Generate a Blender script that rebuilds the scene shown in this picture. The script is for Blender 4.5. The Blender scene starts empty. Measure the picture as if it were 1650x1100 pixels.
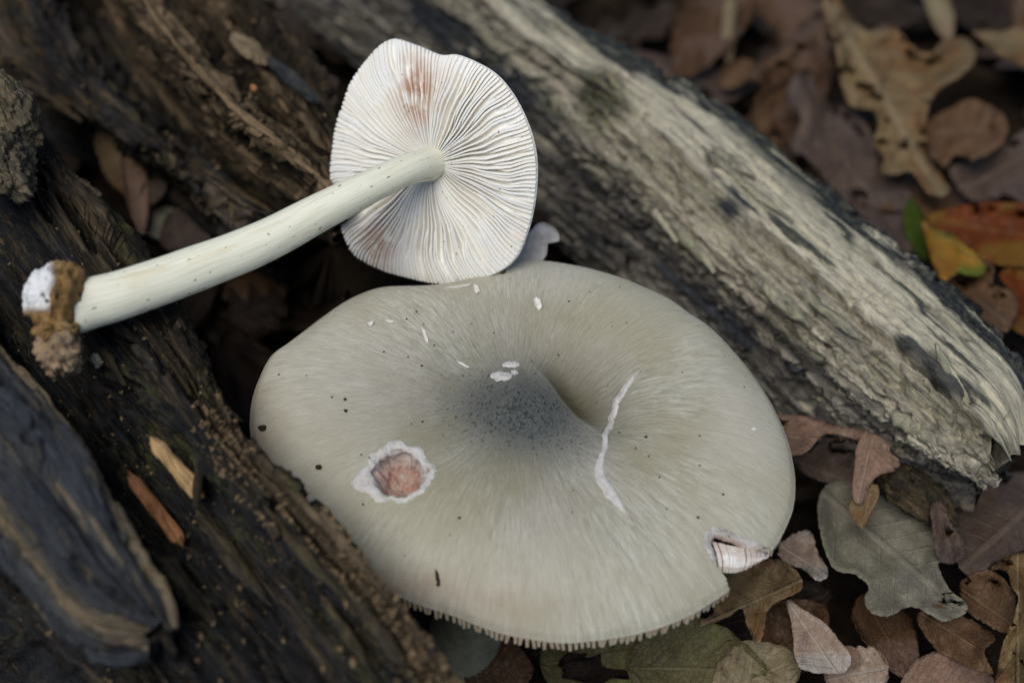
import bpy, math, random
import numpy as np

random.seed(7)
rng = np.random.default_rng(11)
CM = 0.01
scene = bpy.context.scene
COL = scene.collection

# ------------------------------------------------------------------ camera, sky, sun, exposure
PITCH = math.radians(50.0)
CAM = np.array([0.0, -15.4, 27.0])          # centimetres
LENS, SENSOR = 50.0, 36.0
FPX = 1650 * LENS / SENSOR
R_ = np.array([1.0, 0, 0])
U_ = np.array([0, math.sin(PITCH), math.cos(PITCH)])
F_ = np.array([0, math.cos(PITCH), -math.sin(PITCH)])
cd = bpy.data.cameras.new('camera'); cam = bpy.data.objects.new('camera', cd); COL.objects.link(cam)
cam.location = CAM * CM; cam.rotation_euler = (math.pi / 2 - PITCH, 0, 0)
cd.lens = LENS; cd.sensor_width = SENSOR; cd.clip_start = 0.01; cd.clip_end = 200.0
cd.dof.use_dof = True; cd.dof.focus_distance = 0.268; cd.dof.aperture_fstop = 8.5
cd.dof.aperture_blades = 7
scene.camera = cam

SUN_EL, SUN_AZ = math.radians(64), math.radians(212)      # azimuth from +y towards +x
w = bpy.data.worlds.new('World'); scene.world = w; w.use_nodes = True
wn = w.node_tree
for n in list(wn.nodes): wn.nodes.remove(n)
sky = wn.nodes.new('ShaderNodeTexSky'); sky.sky_type = 'NISHITA'; sky.sun_disc = False
sky.sun_elevation = SUN_EL; sky.sun_rotation = SUN_AZ
sky.air_density = 1.0; sky.dust_density = 1.2; sky.ozone_density = 0.8
bg = wn.nodes.new('ShaderNodeBackground'); bg.inputs['Strength'].default_value = 0.05
wo = wn.nodes.new('ShaderNodeOutputWorld')
wn.links.new(sky.outputs[0], bg.inputs[0]); wn.links.new(bg.outputs[0], wo.inputs[0])
sd = bpy.data.lights.new('sun', 'SUN'); sun = bpy.data.objects.new('sun', sd); COL.objects.link(sun)
sd.energy = 1.5; sd.angle = math.radians(38); sd.color = (1.0, 0.96, 0.885)
sun.rotation_euler = (math.pi / 2 - SUN_EL, 0, -SUN_AZ)
sun.rotation_euler = (-(math.pi / 2 - SUN_EL) * math.cos(SUN_AZ), (math.pi / 2 - SUN_EL) * math.sin(SUN_AZ), 0)
sun.location = (0.1, 0.2, 0.8)
vs = scene.view_settings
vs.view_transform = 'Standard'; vs.look = 'None'; vs.gamma = 1.0; vs.use_curve_mapping = False
vs.exposure = 0.88
scene.cycles.use_denoising = True
scene.cycles.max_bounces = 8

# ------------------------------------------------------------------ projection helpers (cm)
def px(x, y, z=None, d=None):
    v = F_ + R_ * ((x - 825) / FPX) + U_ * ((550 - y) / FPX)
    if d is None: d = (z - CAM[2]) / v[2]
    return CAM + v * d
def proj(P):
    q = np.asarray(P) - CAM
    d = q @ F_
    return np.stack([825 + FPX * (q @ R_) / d, 550 - FPX * (q @ U_) / d], -1), d
def unit(v): v = np.asarray(v, float); return v / (np.linalg.norm(v, axis=-1, keepdims=True) + 1e-12)
def sstep(a, b, x): t = np.clip((x - a) / (b - a), 0, 1); return t * t * (3 - 2 * t)

# ------------------------------------------------------------------ numpy noise
_perm = rng.permutation(256); _perm = np.concatenate([_perm, _perm, _perm])
_grad = unit(rng.normal(size=(256, 3)))
def perlin(p):
    p = np.asarray(p, float); i = np.floor(p).astype(int); f = p - i; i &= 255
    u = f * f * f * (f * (f * 6 - 15) + 10)
    def g(dx, dy, dz):
        h = _perm[_perm[_perm[i[..., 0] + dx] + i[..., 1] + dy] + i[..., 2] + dz]
        return (_grad[h] * (f - np.array([dx, dy, dz]))).sum(-1)
    def L(a, b, t): return a + (b - a) * t
    x0 = L(g(0,0,0), g(1,0,0), u[...,0]); x1 = L(g(0,1,0), g(1,1,0), u[...,0])
    x2 = L(g(0,0,1), g(1,0,1), u[...,0]); x3 = L(g(0,1,1), g(1,1,1), u[...,0])
    return L(L(x0, x1, u[...,1]), L(x2, x3, u[...,1]), u[...,2]) * 1.6
def fbm(p, o=4, gain=0.5):
    p = np.asarray(p, float); a = 1.0; s = 0; t = 0
    for k in range(o): s = s + a * perlin(p * 2.03 ** k + 17.3 * k); t += a; a *= gain
    return s / t
def hash2(i, j, k=0):
    h = (i.astype(np.int64) * 374761393 + j.astype(np.int64) * 668265263 + k * 974634777) & 0x7fffffff
    h = ((h ^ (h >> 13)) * 1274126177) & 0x7fffffff
    return ((h ^ (h >> 16)) & 0xffff) / 65535.0
def V3(*a): return np.stack(np.broadcast_arrays(*a), -1)

# ------------------------------------------------------------------ objects
def props(o, label=None, cat=None, group=None, kind=None):
    if label: o['label'] = label
    if cat: o['category'] = cat
    if group: o['group'] = group
    if kind: o['kind'] = kind
    return o
def thing(name, label, cat, base, group=None):
    o = bpy.data.objects.new(name, None); COL.objects.link(o)
    o.empty_display_size = 0.005; o.location = np.asarray(base) * CM
    o['base'] = [float(x) for x in base]
    return props(o, label, cat, group)
def mesh(name, verts, faces, mat, parent=None, attrs=None, smooth=True, base=None):
    """verts in world cm; the origin goes to the thing's base"""
    verts = np.asarray(verts, float)
    root = parent
    while root is not None and root.parent is not None: root = root.parent
    if root is not None: b = np.array(root['base'])
    else: b = np.asarray(base, float) if base is not None else np.array([*verts.mean(0)[:2], verts[:, 2].min()])
    me = bpy.data.meshes.new(name)
    fl = [list(map(int, f)) for f in faces] if not isinstance(faces, np.ndarray) else faces.tolist()
    me.from_pydata(((verts - b) * CM).tolist(), [], fl)
    if smooth: me.polygons.foreach_set('use_smooth', [True] * len(me.polygons))
    for k, a in (attrs or {}).items():
        a = np.asarray(a, np.float32)
        if a.ndim == 2 and a.shape[1] == 3:
            at = me.attributes.new(k, 'FLOAT_VECTOR', 'POINT'); at.data.foreach_set('vector', a.ravel())
        else:
            at = me.attributes.new(k, 'FLOAT', 'POINT'); at.data.foreach_set('value', a.ravel())
    me.materials.append(mat); me.update()
    o = bpy.data.objects.new(name, me); COL.objects.link(o)
    if parent is not None: o.parent = parent
    else: o.location = b * CM; o['base'] = [float(x) for x in b]
    return o
def grid_faces(nv, nu, closed=False, flip=False, off=0):
    i, j = np.meshgrid(np.arange(nv if closed else nv - 1), np.arange(nu - 1), indexing='ij')
    i2 = (i + 1) % nv
    f = np.stack([i * nu + j, i * nu + j + 1, i2 * nu + j + 1, i2 * nu + j], -1).reshape(-1, 4) + off
    return f[:, ::-1] if flip else f

# ------------------------------------------------------------------ shader helpers
class Mat:
    def __init__(s, name, rough=0.8, spec=0.25):
        s.m = bpy.data.materials.new(name); s.m.use_nodes = True; s.t = s.m.node_tree
        s.b = s.t.nodes['Principled BSDF']; s.b.inputs['Roughness'].default_value = rough
        s.b.inputs['Specular IOR Level'].default_value = spec
    def n(s, ty, **kw):
        nd = s.t.nodes.new(ty)
        for k, v in kw.items(): setattr(nd, k, v)
        return nd
    def set(s, sock, v):
        if isinstance(v, bpy.types.NodeSocket): s.t.links.new(v, sock)
        elif isinstance(v, (tuple, list)) and sock.type == 'RGBA' and len(v) == 3: sock.default_value = (*v, 1)
        else: sock.default_value = v
    def attr(s, name, out='Vector'):
        nd = s.n('ShaderNodeAttribute', attribute_name=name); return nd.outputs[out]
    def obj(s):
        nd = s.n('ShaderNodeTexCoord'); return s.vm('SCALE', nd.outputs['Object'], sc=100.0)
    def vm(s, op, a, b=None, sc=None):
        nd = s.n('ShaderNodeVectorMath', operation=op); s.set(nd.inputs[0], a)
        if b is not None: s.set(nd.inputs[1], b)
        if sc is not None: s.set(nd.inputs['Scale'], sc)
        return nd.outputs[0] if op not in ('LENGTH', 'DISTANCE') else nd.outputs['Value']
    def math(s, op, a, b=None, clamp=False):
        nd = s.n('ShaderNodeMath', operation=op, use_clamp=clamp); s.set(nd.inputs[0], a)
        if b is not None: s.set(nd.inputs[1], b)
        return nd.outputs[0]
    def noise(s, vec, scale=1.0, detail=4.0, rough=0.55, dist=0.0):
        nd = s.n('ShaderNodeTexNoise'); s.set(nd.inputs['Vector'], vec)
        nd.inputs['Scale'].default_value = scale; nd.inputs['Detail'].default_value = detail
        nd.inputs['Roughness'].default_value = rough; nd.inputs['Distortion'].default_value = dist
        return nd.outputs[0]
    def voro(s, vec, scale=1.0, feature='F1', rnd=1.0):
        nd = s.n('ShaderNodeTexVoronoi', feature=feature); s.set(nd.inputs['Vector'], vec)
        nd.inputs['Scale'].default_value = scale; nd.inputs['Randomness'].default_value = rnd
        return nd.outputs['Distance']
    def ramp(s, fac, stops):
        nd = s.n('ShaderNodeValToRGB'); s.set(nd.inputs[0], fac); e = nd.color_ramp.elements
        while len(e) < len(stops): e.new(0.5)
        for el, (p, c) in zip(e, stops):
            el.position = p; el.color = (*c, 1) if isinstance(c, (tuple, list)) else (c, c, c, 1)
        return nd.outputs[0]
    def mr(s, v, a, b, c=0.0, d=1.0):
        nd = s.n('ShaderNodeMapRange', interpolation_type='SMOOTHSTEP'); s.set(nd.inputs[0], v)
        for k, x in zip((1, 2, 3, 4), (a, b, c, d)): nd.inputs[k].default_value = x
        return nd.outputs[0]
    def mix(s, f, a, b, mode='MIX'):
        nd = s.n('ShaderNodeMix', data_type='RGBA', blend_type=mode); s.set(nd.inputs[0], f)
        s.set(nd.inputs[6], a); s.set(nd.inputs[7], b); return nd.outputs[2]
    def bump(s, h, strength=0.5, dist=0.0005, normal=None):
        nd = s.n('ShaderNodeBump'); nd.inputs['Strength'].default_value = strength
        nd.inputs['Distance'].default_value = dist; s.set(nd.inputs['Height'], h)
        if normal is not None: s.set(nd.inputs['Normal'], normal)
        return nd.outputs[0]
    def done(s, col=None, nrm=None, rough=None):
        if col is not None: s.set(s.b.inputs['Base Color'], col)
        if nrm is not None: s.set(s.b.inputs['Normal'], nrm)
        if rough is not None: s.set(s.b.inputs['Roughness'], rough)
        return s.m
    def sss(s, w, r=(1, .6, .4), scale=0.002):
        s.b.inputs['Subsurface Weight'].default_value = w
        s.b.inputs['Subsurface Radius'].default_value = r
        s.b.inputs['Subsurface Scale'].default_value = scale

def sc3(M, v, a, b, c):
    return M.vm('MULTIPLY', v, (a, b, c))

def wood_mat(name, pale, mid, dark, stain_shade, moss, k=1.0, bump=0.8):
    """grain = (along, across, -) in cm; mask pale/stain/moss come from vertex attributes"""
    M = Mat(name, 0.8, 0.05)
    g = M.attr('grain')
    fib = M.noise(sc3(M, g, .35 * k, 7 * k, 1), 1.0, 6, .65, .4)
    broad = M.noise(sc3(M, g, .25, 1.1, 1), 1.0, 4, .6)
    gran = M.noise(sc3(M, g, 2.2, 6, 1), 1.6, 4, .7)
    fine = M.noise(sc3(M, g, .9, 30, 1), 1.0, 4, .65, .2)
    c = M.ramp(M.math('ADD', M.math('MULTIPLY', fib, .6), M.math('MULTIPLY', broad, .4)),
               [(.34, dark), (.50, mid), (.66, pale)])
    c2 = M.ramp(M.math('ADD', M.math('MULTIPLY', fib, .5), M.math('MULTIPLY', broad, .5)), [(.34, tuple(x * .62 for x in pale)), (.5, tuple(x * .92 for x in pale)), (.66, tuple(min(1, x * 1.12) for x in pale))])
    c = M.mix(M.attr('pale', 'Fac'), c, c2)
    st = M.math('MULTIPLY', M.attr('stain_shade', 'Fac'), M.mr(M.math('ADD', M.noise(sc3(M, g, .45, 3.6, 1), 1.0, 5, .65), M.math('MULTIPLY', M.attr('stain_shade', 'Fac'), .09)), .46, .55))
    c = M.mix(st, c, stain_shade)
    ms = M.math('MULTIPLY', M.attr('moss', 'Fac'), M.mr(gran, .42, .62))
    c = M.mix(ms, c, moss)
    c = M.mix(.7, c, M.ramp(gran, [(.30, .28), (.5, .9), (.70, 1.2)]), 'MULTIPLY')
    c = M.mix(.75, c, M.ramp(fine, [(.34, .30), (.5, .95), (.66, 1.2)]), 'MULTIPLY')
    h = M.math('ADD', M.math('MULTIPLY', fib, .7), M.math('ADD', M.math('MULTIPLY', fine, .25), M.math('MULTIPLY', gran, .5)))
    return M.done(c, M.bump(h, bump, .0018))

def leaf_mat(name, base, alt, rib, spots=(.05, .03, .02), n=9, rough=.65, spot_amt=.5, patch=None):
    """luv = (s along 0..1, t across -1..1, random)"""
    q_ = .44
    base, alt, rib, spots = [tuple(x * q_ for x in c_) for c_ in (base, alt, rib, spots)]
    if patch is not None: patch = tuple(x * q_ for x in patch)
    M = Mat(name, .5, .16)
    luv = M.attr('luv'); sx = M.n('ShaderNodeSeparateXYZ'); M.set(sx.inputs[0], luv)
    s_, t_ = sx.outputs[0], sx.outputs[1]; ab = M.math('ABSOLUTE', t_)
    ob = M.obj()
    c = M.ramp(M.noise(ob, .9, 5, .6), [(.3, alt), (.52, base), (.72, tuple(min(1, x * 1.25) for x in base))])
    if patch is not None:
        c = M.mix(M.mr(M.noise(ob, .55, 3, .6), .47, .56), c, patch)
    wv = M.math('SUBTRACT', M.math('MULTIPLY', s_, float(n)), M.math('MULTIPLY', ab, float(n) * .30))
    fr = M.math('ABSOLUTE', M.math('SUBTRACT', M.math('FRACT', wv), .5))
    side = M.mr(fr, .02, .09, 1, 0)
    midr = M.mr(ab, .02, .06, 1, 0)
    vein = M.math('MAXIMUM', M.math('MULTIPLY', side, .55), midr)
    c = M.mix(M.math('MULTIPLY', vein, .75), c, rib)
    sp = M.mr(M.noise(ob, 5.0, 3, .7), .58, .70)
    c = M.mix(M.math('MULTIPLY', sp, spot_amt), c, spots)
    ret = M.voro(ob, 7.0, 'DISTANCE_TO_EDGE')
    c = M.mix(.35, c, M.ramp(M.noise(ob, 14, 3, .7), [(.3, .6), (.55, 1.0)]), 'MULTIPLY')
    h = M.math('ADD', M.math('MULTIPLY', vein, .8), M.math('ADD', M.math('MULTIPLY', M.noise(ob, 4, 4, .6), .5), M.mr(ret, 0, .1, .25, 0)))
    return M.done(c, M.bump(h, .6, .0007))

# ------------------------------------------------------------------ materials
MW_PALE = wood_mat('pale_rotten_wood', (.56, .515, .40), (.20, .175, .14), (.040, .033, .026), (.032, .036, .044), (.25, .27, .10))
MW_DARK = wood_mat('dark_rotten_wood', (.125, .095, .062), (.026, .0215, .0165), (.008, .0072, .0062), (.017, .020, .025), (.06, .06, .022), bump=1.0)
MW_BROWN = wood_mat('brown_rotten_wood', (.24, .17, .10), (.033, .025, .0175), (.009, .0075, .006), (.028, .03, .034), (.06, .057, .025), bump=1.0)
MW_GREY = wood_mat('weathered_grey_wood', (.235, .18, .112), (.07, .066, .057), (.028, .031, .036), (.042, .047, .057), (.08, .08, .04), bump=.9)

def plain_mat(name, a, b, sc=4, rough=.8):
    M = Mat(name, rough, .06); o = M.obj()
    n = M.noise(o, sc, 5, .65)
    return M.done(M.ramp(n, [(.3, a), (.7, b)]), M.bump(n, .6, .0006))
def soil_mat():
    M = Mat('forest_soil', .95, .02); o = M.obj()
    c = M.ramp(M.noise(o, 1.2, 8, .7), [(.3, (.010, .008, .006)), (.55, (.028, .02, .014)), (.75, (.05, .036, .024))])
    return M.done(c, M.bump(M.noise(o, 3, 8, .7), 1.0, .003))
M_SOIL = soil_mat()

def cap_mat():
    M = Mat('grey_cap_skin', .55, .2)
    p = M.attr('polar'); sx = M.n('ShaderNodeSeparateXYZ'); M.set(sx.inputs[0], p); r = sx.outputs[2]
    o = M.obj()
    ce = M.attr('centre', 'Fac'); dp = M.attr('hollow', 'Fac'); pk = M.attr('pink', 'Fac'); mg = M.attr('margin', 'Fac')
    fib = M.noise(sc3(M, p, 48, 48, 11.0), 1.0, 6, .7, .35)
    fib2 = M.noise(sc3(M, p, 150, 150, 24.0), 1.0, 4, .65, .3)
    blot = M.noise(o, .55, 4, .55)
    c = M.ramp(fib, [(.30, (.20, .188, .135)), (.50, (.365, .352, .280)), (.70, (.53, .518, .45))])
    c = M.mix(M.mr(blot, .36, .62, 0, .75), c, (.285, .262, .17))
    c = M.mix(M.mr(M.noise(o, .32, 3, .5), .42, .60, 0, .5), c, (.42, .395, .35))
    c = M.mix(.45, c, M.ramp(fib2, [(.30, .72), (.5, 1.0), (.70, 1.14)]), 'MULTIPLY')
    c = M.mix(M.mr(r, .45, .92, 0, .35), c, (.53, .51, .42))
    c = M.mix(M.math('MULTIPLY', M.mr(fib2, .60, .72), .35), c, (.60, .59, .54))  # whitish highlights painted onto the finest fibre streaks
    # olive hollow beside the umbo, with the flank's shade painted in
    c = M.mix(M.math('MULTIPLY', dp, .85), c, M.ramp(fib, [(.3, (.036, .030, .011)), (.7, (.105, .09, .04))]))
    # dark granular blue-grey disc
    gr = M.noise(sc3(M, p, 40, 40, 30), 1.0, 4, .7, .5)
    g2 = M.noise(o, 17.0, 3, .65, .4)
    cem = M.math('ADD', ce, M.math('MULTIPLY', M.math('SUBTRACT', gr, .5), .8))
    cem = M.math('MULTIPLY', M.mr(cem, .04, .86), .93)
    c = M.mix(cem, c, M.ramp(gr, [(.3, (.052, .058, .056)), (.7, (.15, .162, .162))]))
    sk = M.math('MULTIPLY', M.mr(M.math('ADD', g2, M.math('MULTIPLY', M.math('SUBTRACT', ce, 1.0), .16)), .50, .58), M.mr(ce, .15, .5))
    c = M.mix(M.math('MULTIPLY', sk, .8), c, (.028, .033, .030))
    gr = g2
    # pinkish bruises and brownish margin
    pkm = M.math('MULTIPLY', pk, M.mr(M.noise(o, 1.6, 4, .6), .3, .65))
    c = M.mix(M.math('MULTIPLY', pkm, .75), c, (.33, .20, .145))
    c = M.mix(M.math('MULTIPLY', mg, M.mr(fib, .35, .6, .15, .6)), c, (.25, .20, .14))
    # tiny dirt dots
    dots = M.mr(M.voro(o, 2.6), .035, .06, 1, 0)
    keep = M.mr(M.noise(o, .8, 2, .5), .48, .56)
    c = M.mix(M.math('MULTIPLY', dots, keep), c, (.06, .045, .03))
    h = M.math('ADD', M.math('MULTIPLY', fib2, .5), M.math('ADD', M.math('MULTIPLY', fib, .35), M.math('MULTIPLY', M.math('MULTIPLY', gr, ce), 1.6)))
    M.sss(.12, (1, .8, .6), .0015)
    M.b.inputs['Sheen Weight'].default_value = .05
    return M.done(c, M.bump(h, .8, .0007), M.mr(fib2, .3, .7, .62, .45))
M_CAP = cap_mat()

def gill_mat():
    M = Mat('pale_gills', .6, .25); o = M.obj(); p = M.attr('polar')
    c = M.ramp(M.noise(o, 1.4, 4, .6), [(.3, (.86, .80, .69)), (.6, (.91, .875, .80))])
    pk = M.math('MULTIPLY', M.attr('pink', 'Fac'), M.mr(M.noise(o, 3.0, 4, .6), .34, .56))
    c = M.mix(M.math('MULTIPLY', pk, .9), c, (.50, .27, .17))
    sp = M.mr(M.noise(o, 12, 2, .5), .72, .76)
    c = M.mix(sp, c, (.20, .10, .05))
    M.sss(.5, (1, .8, .6), .002)
    return M.done(c, M.bump(M.noise(o, 14, 3, .6), .2, .0003))
M_GILL = gill_mat()
def gill2_mat():
    M = Mat('tan_gills', .65, .2); o = M.obj()
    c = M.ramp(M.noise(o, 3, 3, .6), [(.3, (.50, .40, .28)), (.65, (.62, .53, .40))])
    return M.done(c)
M_GILL2 = gill2_mat()
def stem_mat():
    M = Mat('pale_stem', .5, .3); g = M.attr('grain'); o = M.obj()
    fib = M.noise(sc3(M, g, .8, 16, 1), 1.0, 6, .68, .3)
    c = M.ramp(fib, [(.28, (.60, .59, .44)), (.5, (.755, .75, .61)), (.72, (.83, .82, .71))])
    tan = M.mr(M.noise(sc3(M, g, .35, 1.6, 1), 1.0, 5, .65), .54, .70)
    c = M.mix(M.math('MULTIPLY', tan, .55), c, (.58, .47, .27))
    d1 = M.mr(M.noise(sc3(M, g, 6, 9, 1), 1.0, 2, .5), .69, .72)
    c = M.mix(d1, c, (.12, .09, .05))
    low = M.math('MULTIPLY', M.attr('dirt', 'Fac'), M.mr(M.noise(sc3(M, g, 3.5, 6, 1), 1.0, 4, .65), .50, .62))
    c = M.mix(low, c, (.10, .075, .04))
    M.sss(.2, (1, .9, .6), .002)
    return M.done(c, M.bump(fib, .35, .0005))
M_STEM = stem_mat()
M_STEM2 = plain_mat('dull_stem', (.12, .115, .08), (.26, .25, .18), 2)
def flesh_mat():
    M = Mat('torn_white_flesh', .7, .2); o = M.obj()
    white = M.ramp(M.noise(o, 4, 5, .65), [(.3, (.46, .435, .40)), (.5, (.62, .60, .57)), (.68, (.74, .72, .69))])
    pink = M.ramp(M.noise(o, 5, 5, .65), [(.3, (.30, .145, .10)), (.5, (.46, .29, .23)), (.7, (.52, .44, .40))])  # pink flesh, toned down to put shading inside the hole
    c = M.mix(M.attr('pink', 'Fac'), white, pink)
    M.sss(.2, (1, .8, .7), .001)
    return M.done(c, M.bump(M.noise(o, 8, 6, .7), .9, .0012))
M_FLESH = flesh_mat()
def clod_mat():
    M = Mat('soil_crusted_bulb', .85, .15); o = M.obj()
    n1 = M.noise(o, 2.2, 5, .65)
    br = M.ramp(M.noise(o, 3.5, 6, .7), [(.3, (.06, .038, .018)), (.5, (.24, .14, .05)), (.72, (.42, .30, .15))])
    wh = (.78, .79, .80)
    c = M.mix(M.attr('pink', 'Fac'), wh, br)
    c = M.mix(M.mr(M.noise(o, 4.2, 4, .6), .62, .68), c, (.03, .02, .012))
    return M.done(c, M.bump(M.math('ADD', n1, M.noise(o, 9, 4, .7)), .8, .0012))
M_CLOD = clod_mat()
M_CRUMB = plain_mat('wood_crumbs', (.035, .025, .016), (.22, .16, .09), 3)
M_SOILC = plain_mat('soil_crumbs', (.022, .015, .010), (.06, .04, .025), 6)
M_SPLINT = wood_mat('orange_splinter', (.42, .20, .095), (.24, .10, .045), (.11, .045, .025), (.1, .05, .03), (.1, .05, .03), k=2.0, bump=.6)
M_SPLINT2 = wood_mat('tan_splinter', (.48, .33, .17), (.30, .18, .08), (.10, .055, .03), (.1, .05, .03), (.1, .05, .03), k=2.0, bump=.6)
M_FLAKE = plain_mat('pale_flake', (.55, .52, .46), (.74, .72, .68), 4)
M_HAIR = plain_mat('root_hair', (.05, .035, .02), (.12, .09, .05), 4)

# ================================================================== GROUND
def soil():
    a = np.concatenate([-np.geomspace(1500, 30, 14), np.linspace(-26, 32, 180), np.geomspace(36, 1500, 14)])
    X, Y = np.meshgrid(a, a + 4, indexing='ij')
    near = np.exp(-((X / 60) ** 2 + (Y / 60) ** 2))
    Z = near * (fbm(V3(X * .18, Y * .18, 0 * X), 5) * .7) + (1 - near) * fbm(V3(X * .01, Y * .01, 0 * X + 5), 3) * 12 - .3
    o = mesh('ground', np.stack([X, Y, Z], -1).reshape(-1, 3), grid_faces(len(a), len(a), flip=True), M_SOIL, base=(0, 0, 0))
    props(o, 'dark bare forest soil under the leaf litter', kind='structure')
soil()

# ================================================================== LOGS
def resample(P, n):
    P = np.asarray(P, float); d = np.r_[0, np.cumsum(np.linalg.norm(np.diff(P, axis=0), axis=1))]
    # smooth through a Catmull-Rom first
    Q = np.vstack([2 * P[0] - P[1], P, 2 * P[-1] - P[-2]]); out = []
    for i in range(1, len(Q) - 2):
        t = np.linspace(0, 1, 16, endpoint=False)[:, None]
        a, b, c, e = Q[i - 1], Q[i], Q[i + 1], Q[i + 2]
        out.append(.5 * (2 * b + (c - a) * t + (2 * a - 5 * b + 4 * c - e) * t ** 2 + (3 * b - a - 3 * c + e) * t ** 3))
    out.append(P[-1:]); P = np.vstack(out)
    d = np.r_[0, np.cumsum(np.linalg.norm(np.diff(P, axis=0), axis=1))]
    s = np.linspace(0, d[-1], n)
    return np.stack([np.interp(s, d, P[:, k]) for k in range(3)], -1)

def loft_log(curves, nu, res, disp, masks, round_ends=(False, False), seed=0, visible=None):
    C = np.stack([resample(c, nu) for c in curves]); K = len(C)
    rows, vcoord, seg = [], [], []; vv = 0.0
    for i in range(K):
        a, b, c, e = C[i - 1], C[i], C[(i + 1) % K], C[(i + 2) % K]
        wd = np.linalg.norm(c - b, axis=1).mean()
        rs = res if (visible is None or i in visible) else res * 4
        m = max(3, int(wd / rs))
        for q in range(m):
            t = q / m
            # mix of Catmull-Rom and straight so that ridges stay crisp
            cr = .5 * (2 * b + (c - a) * t + (2 * a - 5 * b + 4 * c - e) * t ** 2 + (3 * b - a - 3 * c + e) * t ** 3)
            rows.append(cr * .6 + (b * (1 - t) + c * t) * .4); vcoord.append(vv + wd * t); seg.append(i + t)
        vv += wd
    G = np.stack(rows); nv = len(G)
    ul = np.r_[0, np.cumsum(np.linalg.norm(np.diff(C.mean(0), axis=0), axis=1))]
    U, Vc = np.broadcast_to(ul, (nv, nu)), np.broadcast_to(np.array(vcoord)[:, None], (nv, nu))
    S = np.broadcast_to(np.array(seg)[:, None], (nv, nu))
    ctr = G.mean(0)
    for side, on in enumerate(round_ends):
        if not on: continue
        x = np.linspace(0, 1, nu); x = x if side else 1 - x
        k = np.clip((x - .88) / .12, 0, 1); sc = np.sqrt(np.clip(1 - k ** 3 * .62, 0, 1))
        G = ctr[None] + (G - ctr[None]) * sc[None, :, None]
        ax_ = unit(ctr[-1] - ctr[-20]) if side else unit(ctr[0] - ctr[20])
        vv_ = np.array(vcoord); rg = .9 * perlin(V3(vv_ * .6, 0 * vv_ + seed, 0 * vv_)) + .25 * perlin(V3(vv_ * 2.5, 0 * vv_ + seed, 0 * vv_)) - .1
        G = G + ax_ * (.5 * rg[:, None] * (k[None] ** 1.5))[..., None]
    du = np.gradient(G, axis=1); dv = np.roll(G, -1, 0) - np.roll(G, 1, 0)
    N = unit(np.cross(du, dv))
    sgn = np.sign((N * (G - ctr[None])).sum(-1).mean()); N = N * sgn
    pix, _ = proj(G)
    h = disp(U, Vc, S, pix[..., 0], pix[..., 1])
    G2 = G + N * h[..., None]
    verts = np.vstack([G2.reshape(-1, 3), G2[:, 0].mean(0), G2[:, -1].mean(0)])
    f = grid_faces(nv, nu, closed=True, flip=(sgn > 0))
    fl = f.tolist(); a, b = nv * nu, nv * nu + 1
    for i in range(nv):
        j = (i + 1) % nv
        fl.append([a, i * nu, j * nu] if sgn > 0 else [a, j * nu, i * nu])
        fl.append([b, j * nu + nu - 1, i * nu + nu - 1] if sgn > 0 else [b, i * nu + nu - 1, j * nu + nu - 1])
    mk = masks(U, Vc, S, pix[..., 0], pix[..., 1], h)
    attrs = {'grain': np.vstack([np.stack([U, Vc + seed * 13, h * 3], -1).reshape(-1, 3), [[0, 0, 0]] * 2])}
    for k in ('pale', 'stain_shade', 'moss'):
        attrs[k] = np.r_[np.broadcast_to(mk.get(k, 0.0), U.shape).ravel(), 0, 0]
    return verts, fl, attrs, (G2, N)

def strips(U, V, wv, ln, seed, warp=.25):
    i = np.floor(V / wv + warp * 3 * perlin(V3(U * .35, V * .6 + seed, U * 0 + seed)) + warp * .6 * perlin(V3(U * 1.8, V * 2 + seed, U * 0)))
    j = np.floor(U / ln + hash2(i, i * 0, seed) * 7 + .25 * perlin(V3(U * 2, V * 5, U * 0 + seed)))
    return hash2(i, j, seed + 3)
def rot_disp(a_broad=.25, a_str=.22, a_str2=.10, a_fib=.07, a_pit=.15, seed=0, w1=.55, w2=.2, l1=4.5, l2=1.6, rough=1.0):
    def f(U, V, S, X, Y):
        z = U * 0 + seed * 3.7
        h = a_broad * fbm(V3(U * .25, V * .8, z), 3)
        h += a_str * (strips(U, V, w1, l1, seed) - .5) + a_str2 * (strips(U, V, w2, l2, seed + 9) - .5)
        h += a_fib * fbm(V3(U * .7, V * 6, z), 4, .6)
        h += rough * a_fib * .9 * fbm(V3(U * 3, V * 9, z + 9), 3, .6)
        pit = fbm(V3(U * .9 * (.5 + .5 * rough), V * 2.2, z + 4), 3)
        h -= a_pit * sstep(.18, .42, pit)
        h += rough * a_fib * .6 * fbm(V3(U * 7, V * 14, z + 2), 2)
        return h
    return f

PERP = unit(np.array([.77, .64, 0]))
def C(pts, z):
    n = len(pts)
    zs = z if isinstance(z, (list, tuple)) else [z] * n
    zs = np.interp(np.linspace(0, 1, n), np.linspace(0, 1, len(zs)), zs)
    return np.array([px(p[0], p[1], z=zz) for p, zz in zip(pts, zs)])

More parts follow.
